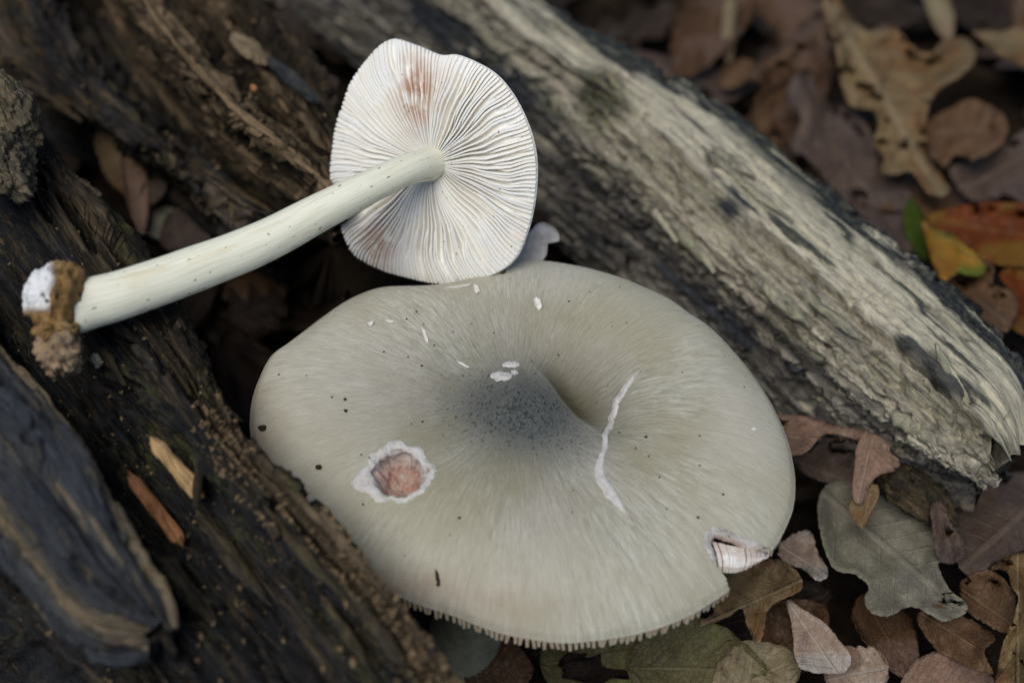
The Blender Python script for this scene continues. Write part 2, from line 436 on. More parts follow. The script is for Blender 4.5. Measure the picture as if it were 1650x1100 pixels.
# ---- pale log at the right
def pale_log():
    c0 = C([(790,-70),(870,0),(960,60),(1090,130),(1240,240),(1370,340),(1500,450),(1650,580),(1700,640)], 4.7)
    c1 = C([(715,-70),(800,0),(890,75),(1010,160),(1150,275),(1280,390),(1410,500),(1560,630),(1670,720)], [5.5,5.4,5.3])
    c2 = C([(640,-70),(715,10),(800,95),(880,160),(985,270),(1090,370),(1190,460),(1310,570),(1420,670),(1530,765),(1600,790)], [4.6,4.6,4.4])
    c3 = C([(480,-70),(600,30),(730,140),(860,255),(960,345),(1060,430),(1160,520),(1280,640),(1400,735),(1500,790),(1560,815)], 2.9)
    c4 = C([(330,-70),(470,30),(600,130),(730,250),(860,375),(960,455),(1090,560),(1200,655),(1320,735),(1420,795),(1500,830)], 0.9)
    c5 = c4 + PERP * 2.2; c5[:, 2] = .1
    c6 = c0 + PERP * .3; c6[:, 2] = 1.6
    base = rot_disp(.28, .26, .17, .11, .24, 2, .5, .13, 8, 3.5, .6)
    def disp(U, V, S, X, Y):
        h = base(U, V, S, X, Y)
        wob = .10 * perlin(V3(U * .6, V * .2, U * 0)) + .05 * perlin(V3(U * 2.2, V * .2, U * 0))
        sp = 1.12 + wob + .25 * sstep(1000, 700, X)                # where the smooth plank ends
        top = sstep(.05, .25, S) * (1 - sstep(sp - .02, sp + .05, S))
        h = h * (1 - .82 * top)
        h = np.where(S > sp + .03, h * .75 + .16 * fbm(V3(U * 2.6, V * 3.6, U * 0 + 21), 4, .62) - .22 * sstep(.12, .4, fbm(V3(U * 2.2, V * 3.0, U * 0 + 51), 3)), h)
        h += .03 * fbm(V3(U * .5, V * 9, U * 0 + 5), 3) * top
        h -= .20 * sstep(sp - .02, sp + .06, S) * (S < 3)            # step down to the crumbling front
        h -= .42 * np.exp(-((S - sp - .07) / .04) ** 2) * sstep(.0, .2, .15 + fbm(V3(U * .35, U * 0, U * 0 + 2), 2))
        for sc_, th_, dp_ in ((.45, .022, .34), (.78, .018, .30), (.25, .016, .24), (.62, .014, .22), (.95, .016, .24)):   # long drying cracks
            cr = np.exp(-((S - sc_ - .08 * perlin(V3(U * .4, U * 0 + sc_ * 9, U * 0))) / th_) ** 2)
            h -= dp_ * cr * sstep(-.05, .2, perlin(V3(U * .45, U * 0 + sc_ * 5, U * 0 + 3)))
        kn = np.exp(-(((X - 965) / 42) ** 2 + ((Y - 160) / 48) ** 2) ** 2)
        h += kn * (.28 + .45 * fbm(V3(X * .022, Y * .03, U * 0), 4, .65) - .25 * np.abs(fbm(V3(X * .05, Y * .06, U * 0 + 3), 3)))
        h -= .25 * np.exp(-(((X - 925 - (Y - 110) * .3) / 12) ** 2 + ((Y - 125) / 30) ** 2))
        h -= .14 * np.abs(fbm(V3(U * 2.4, V * 5.5, U * 0 + 44), 3, .6)) * sstep(sp, sp + .2, S)
        for a, b, q in ((1032, 178, 9), (1420, 700, 12), (1370, 478, 12), (1150, 255, 10), (1075, 122, 8), (1440, 610, 14), (1560, 640, 12), (1545, 700, 22), (1300, 430, 9)):
            h -= .32 * np.exp(-((X - a) ** 2 + (Y - b) ** 2) / q ** 2)
        return h
    def masks(U, V, S, X, Y, h):
        n = fbm(V3(U * .35, V * 1.3, U * 0), 4)
        pale = (1 - sstep(1.75, 2.2, S + n * .4 - .7 * sstep(1150, 1500, X))) * sstep(-.2, .3, S)  # pale wood stops at the side face, painted darker as shaded
        pale = pale * (1 - .55 * sstep(1.05, 1.25, S))
        stain_shade = np.exp(-((S - .12 - .15 * n) / .22) ** 2) * 1.3 + .9 * sstep(.05, .25, fbm(V3(U * .22, V * 2.2, U * 0 + 70), 3)) * (S < 1.2) * (S > .05)
        stain_shade += np.exp(-((X - 770) / 110) ** 2 - ((Y - 92 - (X - 770) * .8) / 32) ** 2)
        stain_shade += .8 * np.exp(-((X - 1175) / 30) ** 2 - ((Y - 330) / 22) ** 2)
        stain_shade += .6 * sstep(1.9, 2.5, S) + .35 * sstep(.1, .35, n) * (S > 1.2)  # side face: browner wood with its shade painted in, then random stains
        moss = .28 * sstep(.9, 1.3, S) * (1 - sstep(2.0, 2.5, S)) * sstep(-.1, .2, fbm(V3(U * .5, V * .9, U * 0 + 90), 3)) + .15 * (S < 1)
        kn = np.exp(-(((X - 965) / 45) ** 2 + ((Y - 160) / 50) ** 2) ** 2)
        moss = moss + .4 * kn; pale = pale * (1 - .95 * kn); stain_shade = stain_shade + .4 * kn
        return dict(pale=np.clip(pale, 0, 1), stain_shade=np.clip(stain_shade, 0, 1), moss=np.clip(moss, 0, 1))
    v, f, at, g = loft_log([c0, c1, c2, c3, c4, c5, c6], 620, .042, disp, masks, (False, True), 1, {0, 1, 2, 3})
    root = thing('fallen_log', 'pale cream and grey rotten log lying diagonally behind the grey cap', 'log', px(1200, 560, z=0))
    mesh('log_body', v, f, MW_PALE, root, at)
    return root, g
LOG_R, GR = pale_log()

def blob(center, size, axes=None, rough=.35, seed=0, n=24, freq=1.2, sq=1.0):
    """lumpy closed chunk, cm"""
    th = np.linspace(0, 2 * np.pi, 2 * n, endpoint=False); ph = np.linspace(0.02, np.pi - .02, n)
    P, T = np.meshgrid(ph, th, indexing='ij')
    D = np.stack([np.sin(P) * np.cos(T), np.sin(P) * np.sin(T), np.cos(P)], -1)
    if sq != 1.0: D = D / (np.abs(D) ** (1 / (1 - sq + 1e-6))).sum(-1, keepdims=True) ** (1 - sq) if sq < 1 else D
    r = 1 + rough * fbm(D * freq + seed * 7.1, 5, .65) - rough * .35 * np.abs(fbm(D * freq * 2.7 + seed * 3.3, 4, .65))
    Q = D * r[..., None] * np.asarray(size)
    if axes is not None: Q = Q @ np.asarray(axes)
    Q = Q + np.asarray(center)
    nu = 2 * n
    verts = np.vstack([Q.reshape(-1, 3)])
    f = []
    for i in range(n - 1):
        for j in range(nu): f.append([i * nu + j, (i + 1) * nu + j, (i + 1) * nu + (j + 1) % nu, i * nu + (j + 1) % nu])
    f.append(list(range(nu))[::-1]); f.append([(n - 1) * nu + j for j in range(nu)][::1])
    return verts, f
def wood_attrs(v, ax, pale=.5, stain_shade=.2, moss=.2):
    u = v @ unit(ax); b = unit(np.cross(ax, [0, 0, 1.0])); c = np.cross(b, unit(ax))
    k = len(v)
    return {'grain': np.stack([u, v @ b + v @ c * .8, v @ c], -1), 'pale': np.full(k, pale), 'stain_shade': np.full(k, stain_shade), 'moss': np.full(k, moss)}
# ---- left log
def left_log():
    A = C([(-60,60),(0,150),(70,240),(150,330),(225,430),(298,540),(352,640),(392,735),(470,808),(560,895),(640,985),(712,1090),(770,1180),(850,1310)], [7.2,7.2,6.9,6.6,6.4])
    B = C([(-80,170),(0,250),(70,340),(135,440),(200,520),(290,640),(385,765),(475,870),(560,965),(640,1070),(700,1170),(790,1310)], [7.6,7.7,7.5,7.0,6.8])
    B2 = C([(-130,260),(-50,330),(20,420),(90,520),(165,610),(250,710),(340,820),(430,930),(520,1040),(600,1150),(710,1300)], [6.9,6.9,6.7,6.4])
    D = C([(-190,380),(-110,470),(-30,560),(50,660),(130,760),(215,860),(300,960),(390,1070),(450,1160),(550,1300)], [6.6,6.5,6.4,6.2])
    E = C([(-320,560),(-240,680),(-150,800),(-60,900),(40,1000),(130,1090),(200,1180),(320,1310)], [5.5,5.4])
    Eb = E + np.array([-.6, -.3, 0]); Eb[:, 2] = .4
    Ab = A - PERP * 1.6; Ab[:, 2] = .4
    base = rot_disp(.42, .70, .36, .15, .40, 5, .62, .22, 11, 5, .35)
    def disp(U, V, S, X, Y):
        h = base(U, V, S, X, Y)
        h += .10 * fbm(V3(U * 2.5, V * 4, U * 0 + 3), 3) * sstep(.3, .1, np.abs(S - .5))
        # crack running between the two ridges
        h -= .45 * np.exp(-((S - 1.42 + .12 * perlin(V3(U * .5, U * 0, U * 0))) / .10) ** 2) * sstep(.0, .3, fbm(V3(U * .3, U * 0 + 3, U * 0), 2) + .3)
        return h
    def masks(U, V, S, X, Y, h):
        n = fbm(V3(U * .5, V * 1.5, U * 0 + 8), 4)
        lower = sstep(600, 800, Y)
        pale = np.exp(-((S - .45 + .3 * n) / .25) ** 2) * .75 * lower * sstep(-.2, .15, n) + .10 * sstep(0, .3, n)
        stain_shade = sstep(.6, 1.2, S) * .7
        moss = .6 * sstep(.05, .3, fbm(V3(U * .6, V * 1.1, U * 0 + 30), 3))
        return dict(pale=np.clip(pale, 0, 1), stain_shade=np.clip(stain_shade, 0, 1), moss=moss)
    v, f, at, g = loft_log([A, B, B2, D, E, Eb, Ab], 700, .042, disp, masks, (False, True), 4, {0, 1, 2, 3})
    root = thing('fallen_log', 'dark crumbling rotten log that the white stem lies across', 'log', px(250, 760, z=0))
    mesh('log_body', v, f, MW_DARK, root, at)
    return root, g
LOG_L, GL = left_log()

def slab():
    F1 = C([(-90,400),(-10,530),(60,610),(115,690),(170,780),(220,870),(262,940),(300,1005)], [8.4,8.2,7.9,7.4])
    F2 = C([(-130,500),(-50,620),(30,720),(95,810),(150,890),(205,955),(262,1010)], [8.6,8.5,8.2,7.6])
    F3 = C([(-190,620),(-90,760),(-10,840),(40,905),(85,965),(150,1010),(225,1022)], [8.2,8.0,7.7,7.3])
    G3 = F3 + np.array([-.1, .1, -1.3]); G1 = F1 + np.array([-.2, -.1, -1.6])
    base = rot_disp(.40, .30, .16, .10, .25, 8, .6, .2, 8, 4, .4)
    def masks(U, V, S, X, Y, h):
        n = fbm(V3(U * .5, V * 1.2, U * 0 + 18), 4)
        ed = np.exp(-(S / .25) ** 2) + np.exp(-((S - 2) / .22) ** 2) + np.exp(-((S - 4.8) / .3) ** 2)
        return dict(pale=np.clip(ed * .8 + sstep(.12, .35, n) * .7, 0, 1), stain_shade=np.clip(.95 - ed, 0, 1), moss=.25 * sstep(0, .3, n))
    v, f, at, g = loft_log([F1, F2, F3, G3, G1], 300, .045, base, masks, (False, True), 6, {0, 1, 2})
    o = mesh('wood_slab', v, f, MW_GREY, None, at)
    props(o, 'weathered blue-grey slab of wood with tan edges lying on the dark log', 'wood slab')
slab()

# ---- rotten log in the upper left
def upper_log():
    c0 = C([(360,-70),(430,40),(480,110),(535,180),(585,260),(640,340)], 5.6)
    c1 = C([(320,-70),(385,40),(440,125),(500,205),(545,265),(600,345)], 6.3)
    c2 = C([(262,-70),(330,40),(390,130),(440,185),(510,245),(575,335)], 5.3)
    c3 = C([(180,-70),(252,30),(300,85),(345,135),(392,188),(450,228),(520,280),(565,335)], 7.0)
    c4 = C([(168,-70),(225,50),(270,120),(320,190),(372,245),(435,295),(510,345),(555,385)], 4.9)
    c5 = C([(110,-70),(150,40),(205,125),(262,205),(335,275),(422,345),(505,395)], 3.4)
    c6 = C([(30,-70),(80,50),(130,125),(190,185),(265,255),(355,325),(455,395)], 5.2)
    c7 = C([(-120,-40),(-20,65),(60,138),(125,180),(175,200),(250,250),(340,320),(430,385)], 5.0)
    c8 = c7 + np.array([.3, 1.2, -3.2])
    c9 = c0 + np.array([-.5, 0, 0]); c9[:, 2] = .5
    base = rot_disp(.30, .60, .34, .14, .36, 12, .5, .18, 10, 5, .4)
    def disp(U, V, S, X, Y):
        return base(U, V, S, X, Y) * (1 - .5 * np.exp(-((S - 3) / .12) ** 2))
    def masks(U, V, S, X, Y, h):
        n = fbm(V3(U * .5, V * 1.5, U * 0 + 40), 4)
        pale = np.exp(-((S - 3.03) / .10) ** 2) * 1.0 + .5 * np.exp(-((S - 3.2) / .2) ** 2) * sstep(.0, .3, n) + .7 * np.exp(-((S - 6.85) / .25) ** 2) * sstep(-.15, .2, n)
        pale += .45 * np.exp(-((S - 1) / .4) ** 2) * sstep(.0, .3, n)
        stain_shade = .6 * sstep(4.2, 5.0, S)
        moss = .5 * sstep(.0, .3, fbm(V3(U * .6, V * 1.1, U * 0 + 60), 3))
        return dict(pale=np.clip(pale, 0, 1), stain_shade=stain_shade, moss=moss)
    v, f, at, g = loft_log([c0, c1, c2, c3, c4, c5, c6, c7, c8, c9], 460, .05, disp, masks, (False, False), 9, set(range(8)))
    root = thing('fallen_log', 'dark brown splintered log with a thin pale ridge behind the white stem', 'log', px(300, 200, z=0))
    mesh('log_body', v, f, MW_BROWN, root, at)
    return root, g
LOG_U, GU = upper_log()

# ================================================================== GREY MUSHROOM
RIM = [(402,690),(404,650),(415,612),(436,572),(470,545),(520,508),(570,476),(620,461),(690,458),(740,452),(785,432),(830,421),(880,418),
       (950,430),(1020,452),(1080,480),(1120,508),(1150,530),(1182,562),(1215,602),(1240,642),(1260,682),(1274,722),(1282,770),(1279,815),(1266,850),(1249,878),(1228,902),
       (1203,923),(1186,938),(1170,953),(1120,985),(1060,1010),(1000,1024),(920,1033),(850,1027),(790,1013),(730,990),(660,966),(600,935),(540,890),(480,830),(432,765),(410,722)]
def closed_resample(P, n, smooth=2):
    P = np.asarray(P, float); K = len(P); out = []
    for i in range(K):
        a, b, c, e = P[i - 1], P[i], P[(i + 1) % K], P[(i + 2) % K]
        t = np.linspace(0, 1, 20, endpoint=False)[:, None]
        out.append(.5 * (2 * b + (c - a) * t + (2 * a - 5 * b + 4 * c - e) * t ** 2 + (3 * b - a - 3 * c + e) * t ** 3))
    Q = np.vstack(out); Q = np.vstack([Q, Q[:1]])
    d = np.r_[0, np.cumsum(np.linalg.norm(np.diff(Q, axis=0), axis=1))]
    s = np.linspace(0, d[-1], n, endpoint=False)
    return np.stack([np.interp(s, d, Q[:, k]) for k in range(Q.shape[1])], -1)
NT_ = 1100
rim_w = []
for (a, b) in RIM:
    zz = 6.15 - 1.05 * sstep(430, 1040, b)
    rim_w.append(px(a, b, z=zz))
rim = closed_resample(rim_w, NT_)
rim[:, :2] += (fbm(V3(np.arange(NT_) * .35, 0 * np.arange(NT_), 0 * np.arange(NT_)), 2)[:, None]) * .008
CC = px(835, 655, z=5.95)
HOLE = (642, 764)
SCAR = [(1038,592),(1010,622),(992,655),(981,690),(972,730),(966,765),(985,795),(1018,840)]
FL0 = (px(856, 588, z=6.1) - CC)[:2]; FL1 = (px(975, 708, z=5.8) - CC)[:2]
FLD = unit(FL1 - FL0); FLN = np.array([-FLD[1], FLD[0]])
def flank(x, y):
    dx, dy = x - FL0[0], y - FL0[1]
    return dx * FLN[0] + dy * FLN[1], dx * FLD[0] + dy * FLD[1]
def cap_surface(r, R):
    """r (...), R (...,3) rim point -> point on the upper skin"""
    P = CC + (R - CC) * r[..., None]
    z = CC[2] + (R[..., 2] - CC[2]) * r ** 2
    z = z + 1.05 * r ** 1.6 * (1 - r ** 3.2)
    x, y = P[..., 0] - CC[0], P[..., 1] - CC[1]
    z = z + .46 * np.exp(-((x + .0) ** 2 + (y - .05) ** 2 * 1.2) / .50)
    t, q = flank(x, y)
    z = z - .42 * np.exp(-((x - 1.15) / .65) ** 2 - ((y - .15) / .9) ** 2)
    z = z - .42 * sstep(-.10, .55, t) * np.exp(-(np.clip(t, 0, 9) / .95) ** 2) * np.exp(-((q - 1.0) / 1.0) ** 2)
    z = z - .10 * np.exp(-((x - 1.75) / .22) ** 2 - ((y + .1) / 1.3) ** 2)
    ang = np.arctan2(y, x)
    z = z + .10 * r ** 2 * (1 - r) * 4 * np.sin(3 * ang + .7) + .05 * fbm(V3(x * .7, y * .7, 0 * x), 3)
    z = z - .05 * sstep(.97, 1.0, r) ** 2
    P = P.copy(); P[..., 2] = z
    return P
NR = 190
rr = np.r_[np.linspace(0.004, .9, NR - 40, endpoint=False), .9 + .1 * np.sin(np.linspace(0, np.pi / 2, 40))]
CAPG = cap_surface(np.broadcast_to(rr, (NT_, NR)), np.broadcast_to(rim[:, None], (NT_, NR, 3)))
CPIX, _ = proj(CAPG)
dU = np.gradient(CAPG, axis=1); dV = np.roll(CAPG, -1, 0) - np.roll(CAPG, 1, 0)
CAPN = unit(np.cross(dU, dV)); CAPN *= np.sign(CAPN[..., 2:3].mean())
def on_cap(x, y):
    k = np.argmin((CPIX[..., 0] - x) ** 2 + (CPIX[..., 1] - y) ** 2); i, j = divmod(k, NR)
    return CAPG[i, j], CAPN[i, j]

def inside(X, Y, poly):
    r = np.zeros(X.shape, bool); n = len(poly)
    for i in range(n):
        (x0, y0), (x1, y1) = poly[i], poly[(i + 1) % n]
        c = (y0 > Y) != (y1 > Y)
        r ^= c & (X < (x1 - x0) * (Y - y0) / ((y1 - y0) or 1e-9) + x0)
    return r
def grey_mushroom():
    base = np.array([-1.3, -2.2, -.2])
    root = thing('mushroom', 'large grey-green capped mushroom with a dark centre standing between the logs', 'mushroom', base)
    ang = np.arctan2(rim[:, 1] - CC[1], rim[:, 0] - CC[0])
    # lower skin
    rb = np.linspace(.997, .10, 26)
    th = .05 + .34 * (1 - rb ** 2)
    B = cap_surface(np.broadcast_to(rb, (NT_, 26)), np.broadcast_to(rim[:, None], (NT_, 26, 3))); B[..., 2] -= th
    G = np.concatenate([CAPG, B], 1); nu = NR + 26
    X, Y = CPIX[..., 0], CPIX[..., 1]
    x, y = CAPG[..., 0] - CC[0], CAPG[..., 1] - CC[1]
    nz = fbm(V3(x * 1.2, y * 1.2, 0 * x), 3)
    centre = np.clip(np.exp(-(((X - 842 - (Y - 670) * .35) / 132) ** 2 + ((Y - 665) / 80) ** 2) ** .72) * 1.1, 0, 1)
    t_, q_ = flank(x, y); t_ = t_ + .06 * nz
    win = np.exp(-(np.abs(q_ - .95) / .95) ** 2.5)
    hollow = sstep(-.02, .12, t_) * np.exp(-(np.clip(t_, 0, 9) / .85) ** 2) * win * 1.25  # olive tint plus painted shade, crisp at the flank and fading outwards
    centre = centre * (1 - .95 * sstep(-.06, .10, t_) * np.clip(win * 1.4, 0, 1))
    rrb = np.broadcast_to(rr, X.shape)
    pink = .9 * np.exp(-(((X - 640) / 70) ** 2 + ((Y - 945) / 26) ** 2)) + .6 * np.exp(-(((X - 425) / 28) ** 2 + ((Y - 690) / 55) ** 2)) + .35 * np.exp(-(((X - 780) / 120) ** 2 + ((Y - 975) / 30) ** 2))
    margin = sstep(.95, 1.0, rrb + nz * .03) * .7 * (1 - sstep(700, 950, Y))
    pol = np.stack(np.broadcast_arrays(np.cos(ang)[:, None], np.sin(ang)[:, None], rrb), -1)
    def ext(a): return np.concatenate([a, np.broadcast_to(a[:, -1:], (NT_, 26) + a.shape[2:])], 1)
    f = grid_faces(NT_, nu, closed=True, flip=True)
    # cut the hole out of the top skin
    hx, hy = (X - HOLE[0]) / 45, (Y - HOLE[1]) / 38
    cut = np.zeros((NT_, nu), bool); cut[:, :NR] = hx ** 2 + hy ** 2 < 1
    NOTCH = [(1240,884),(1215,876),(1190,866),(1168,857),(1150,850),(1140,860),(1137,874),(1145,890),(1153,904),(1163,920),(1172,934),(1178,960),(1260,960)]
    Bp, _ = proj(B)
    cut[:, :NR] |= inside(X, Y, NOTCH)
    cut[:, NR:] |= inside(Bp[..., 0], Bp[..., 1] - 10, NOTCH)
    cut[:, NR:] |= ((Bp[..., 0] - HOLE[0]) / 62) ** 2 + ((Bp[..., 1] - HOLE[1] - 12) / 62) ** 2 < 1
    f = f[~cut.ravel()[f].any(1)]
    mesh('cap', G.reshape(-1, 3), f, M_CAP, root, {'polar': ext(pol).reshape(-1, 3), 'centre': ext(centre).ravel(), 'hollow': ext(hollow).ravel(), 'pink': ext(np.clip(pink, 0, 1)).ravel(), 'margin': ext(margin).ravel()})
    # gills under the cap, arc-length spaced
    d = np.linalg.norm(np.roll(rim, -1, 0) - rim, axis=1); per = d.sum()
    ng = int(per / .105); idx = (np.searchsorted(np.cumsum(d), np.linspace(0, per, ng, endpoint=False)) % NT_)
    Rp, _ = proj(rim[idx])
    stuffv, stufff = [], []
    for k, i in enumerate(idx):
        x0, y0 = Rp[k]
        vis = (y0 > 880 and 620 < x0 < 1190)
        K = 7; r0 = .45 if k % 2 else .62
        hv = on_cap(*HOLE)[0] - CC; gv = rim[i] - CC
        if abs(np.angle(np.exp(1j * (math.atan2(hv[1], hv[0]) - math.atan2(gv[1], gv[0]))))) < .3: r0 = .88
        rs = np.linspace(r0, .996, K)
        if inside(np.array([x0]), np.array([y0]), [(1150, 890), (1250, 880), (1260, 960), (1168, 940)])[0]: continue
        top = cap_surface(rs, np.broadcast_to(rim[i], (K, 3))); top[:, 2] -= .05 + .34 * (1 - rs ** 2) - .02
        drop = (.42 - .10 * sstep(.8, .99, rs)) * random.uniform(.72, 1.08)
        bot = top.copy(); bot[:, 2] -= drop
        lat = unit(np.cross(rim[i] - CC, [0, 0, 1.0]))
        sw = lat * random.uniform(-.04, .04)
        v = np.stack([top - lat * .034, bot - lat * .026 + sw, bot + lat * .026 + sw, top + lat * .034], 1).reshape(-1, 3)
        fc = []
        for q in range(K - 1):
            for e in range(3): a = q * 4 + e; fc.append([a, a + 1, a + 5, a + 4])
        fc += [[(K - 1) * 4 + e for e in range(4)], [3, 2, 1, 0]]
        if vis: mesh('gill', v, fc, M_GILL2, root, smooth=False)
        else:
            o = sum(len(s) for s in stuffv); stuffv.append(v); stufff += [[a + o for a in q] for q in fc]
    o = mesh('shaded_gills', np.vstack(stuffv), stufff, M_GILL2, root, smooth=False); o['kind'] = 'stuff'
    # stem
    pts = resample([(.05, .3, 5.25), (-.25, -.2, 4.2), (-.8, -1.3, 1.8), base], 40); n = 28
    v, g = [], []
    for k, p in enumerate(pts):
        rad = .62 + .22 * (k / 39) ** 2 + .25 * np.exp(-k / 2.5)
        t = unit(pts[min(k + 1, 39)] - pts[max(k - 1, 0)]); a = unit(np.cross(t, [1, 0, 0])); b = np.cross(t, a)
        for q in range(n):
            w_ = 2 * math.pi * q / n; v.append(p + rad * (math.cos(w_) * a + math.sin(w_) * b) * (1 + .03 * math.sin(5 * w_))); g.append((k * .18, w_ * .6, 0))
    f = [[k * n + q, (k + 1) * n + q, (k + 1) * n + (q + 1) % n, k * n + (q + 1) % n] for k in range(39) for q in range(n)] + [list(range(n)), [39 * n + q for q in range(n)][::-1]]
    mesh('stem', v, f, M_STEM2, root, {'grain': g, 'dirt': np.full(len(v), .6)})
    # torn hole: ragged white collar dropping into a pinkish pit
    P0, N0 = on_cap(*HOLE)
    m = 140; prof = [(1.26, .000, 0), (1.19, .018, 0), (1.08, .022, 0), (.98, .015, .05), (.90, -.05, .15), (.85, -.14, .35), (.78, -.24, .6), (.70, -.30, .8), (.60, -.36, .95), (.50, -.42, 1), (.40, -.48, 1), (.30, -.54, 1), (.18, -.60, 1), (.02, -.62, 1)]
    v, pk = [], []
    for q in range(m):
        w_ = 2 * math.pi * q / m
        jag = 1 + .20 * float(perlin(np.array([math.cos(w_) * 2.2, math.sin(w_) * 2.2, 3.3]))) + .06 * float(perlin(np.array([math.cos(w_) * 6, math.sin(w_) * 6, 7.3])))
        lobe = .30 * math.exp(-((w_ - 3.45) / .38) ** 2) + .10 * math.exp(-((w_ - .9) / .3) ** 2) - .07 * math.exp(-((w_ - 5.2) / .8) ** 2) - .06 * math.exp(-(w_ / .5) ** 2)
        for (rf, hh, c_) in prof:
            jr = jag if rf > .9 else 1 + .16 * float(perlin(np.array([q * .16, rf * 6, 5.5])))
            R = rf * jr * (1 + (lobe if rf > 1.0 else 0))
            X_, Y_ = HOLE[0] + 47 * R * math.cos(w_), HOLE[1] - 40 * R * math.sin(w_)
            if rf > .88: p, _n = on_cap(X_, Y_)
            else:
                e1 = unit(on_cap(HOLE[0] + 40, HOLE[1])[0] - P0); e2 = unit(on_cap(HOLE[0], HOLE[1] - 40)[0] - P0)
                p = P0 + e1 * .535 * R * math.cos(w_) + e2 * .60 * R * math.sin(w_)
            st = .24 * float(fbm(np.array([math.cos(w_) * rf * 3.2, math.sin(w_) * rf * 3.2, 2.2]), 3)) if rf < .85 else 0
            v.append(p + N0 * (hh + st + (.02 * float(perlin(np.array([math.cos(w_) * 5, math.sin(w_) * 5, rf * 9]))) if rf > .9 and rf < 1.28 else 0))); pk.append(c_)
    kk = len(prof)
    mesh('torn_hole', v, grid_faces(m, kk, closed=True, flip=False), M_FLESH, root, {'pink': pk})['label'] = 'ragged white-rimmed hole with pinkish inside'
    # white scar
    S = closed_resample  # noqa
    sp = resample([(a, b, 0) for a, b in SCAR], 90)
    v = []
    for k in range(90):
        t = k / 89
        wd = 1.2 + 4.6 * math.sin(math.pi * t) ** .8 + 7.5 * math.exp(-((t - .76) / .14) ** 2) + 2 * math.exp(-((t - .2) / .1) ** 2)
        wd *= min(1, (1 - t) * 7 + .1, t * 8 + .12)
        tg = unit(sp[min(k + 1, 89)] - sp[max(k - 1, 0)]); nn = np.array([-tg[1], tg[0], 0])
        for e in np.linspace(-1, 1, 7):
            j = 1 + (.35 * float(perlin(np.array([k * .45, e * 3, 1.5]))) if abs(e) > .9 else 0)
            q_ = sp[k] + nn * (e * wd * j * .9 + 4 * float(perlin(np.array([k * .16, 3.0, 9.0]))) + 2 * float(perlin(np.array([k * .5, 3.0, 9.0]))))
            p, n_ = on_cap(q_[0], q_[1])
            v.append(p + n_ * (.004 + .05 * (1 - e * e) * (1 - .75 * math.exp(-((e - .25) / .3) ** 2)) * (1 + .6 * float(perlin(np.array([k * .3, e * 2, 7.0])))) - .02 * (abs(e) > .99)))
    mesh('torn_scar', v, grid_faces(90, 7), M_FLESH, root, {'pink': np.full(len(v), .0)})['label'] = 'long white tear in the cap skin'
    # two bare patches on the umbo
    for (a, b, sx_, sy_, sd_) in ((823, 587, 14, 5, 1), (808, 606, 17, 8, 2), (829, 600, 6, 4, 3)):
        v = []; m = 28
        for q in range(m):
            w_ = 2 * math.pi * q / m
            jr = 1 + .35 * float(perlin(np.array([q * .5, sd_ * 5.1, 0])))
            for rf, hh in ((1, .003), (.8, .02), (.4, .03), (.03, .032)):
                p, n_ = on_cap(a + sx_ * rf * jr * math.cos(w_), b + sy_ * rf * jr * math.sin(w_)); v.append(p + n_ * hh)
        mesh('bare_patch', v, grid_faces(m, 4, closed=True, flip=True), M_FLESH, root, {'pink': np.zeros(len(v))})
    # torn flesh along the notch and the gill blades showing in it
    nv_ = []
    edge = [(1236,890),(1215,878),(1190,866),(1168,857),(1150,851),(1140,862),(1137,876),(1146,892),(1154,906)]
    ep = resample([(a, b, 0) for a, b in edge], 60)
    for k in range(60):
        t = k / 59; wd = (17 if t < .62 else 13) * (.75 + .5 * abs(float(perlin(np.array([k * .33, 2, 2])))))
        wd *= min(1, t * 5 + .25, (1 - t) * 5 + .1)
        inn = np.array([1205, 905]) if t < .5 else np.array([1185, 900])
        dr = unit(np.array(inn) - ep[k, :2])
        p0, n0 = on_cap(*(ep[k, :2] - dr * 5))
        p1 = p0 + (px(ep[k, 0] + dr[0] * wd, ep[k, 1] + dr[1] * wd, d=float((p0 - CAM) @ F_) + .12) - p0)
        for e in np.linspace(0, 1, 6):
            p = p0 * (1 - e) + p1 * e + np.array([0, 0, .03 * math.sin(math.pi * e)]) + n0 * .008
            p = p + rng.normal(size=3) * .008
            nv_.append(p)
        nv_.append(p1 + np.array([0, 0, -.10]))
    mesh('torn_edge', nv_, grid_faces(60, 7, flip=True), M_FLESH, root, {'pink': np.tile([0, 0, 0, .05, .15, .4, .8], 60)})
    z0 = on_cap(1140, 850)[0]; dd = float((z0 - CAM) @ F_)
    for k in range(19):
        t = k / 18; jx = random.uniform(-1.5, 1.5)
        top = np.array([1148, 872]) * (1 - t) + np.array([1236, 892]) * t
        bot = np.array([1158, 921 + 0]) * (1 - t) + np.array([1226, 902]) * t + np.array([0, 9 * math.sin(math.pi * t)])
        v = []; K = 6
        for q in range(K):
            e = q / (K - 1); pp = top * (1 - e) + bot * e
            p = px(pp[0] + jx + 4 * math.sin(math.pi * e), pp[1], d=dd + .25 - .30 * math.sin(math.pi * e * .75))
            lat = R_ * (.029 - .004 * e); back = -unit(CAM - p) * .40
            v += [p - lat, p + lat, p + lat + back, p - lat + back]
        fc = [[a_ * 4 + e, a_ * 4 + (e + 1) % 4, a_ * 4 + 4 + (e + 1) % 4, a_ * 4 + 4 + e] for a_ in range(K - 1) for e in range(4)] + [[3, 2, 1, 0], [K * 4 - 4, K * 4 - 3, K * 4 - 2, K * 4 - 1]]
        mesh('gill', v, fc, M_GILL, root, {'pink': np.full(len(v), .5)}, smooth=False)
    return root
MUSH = grey_mushroom()

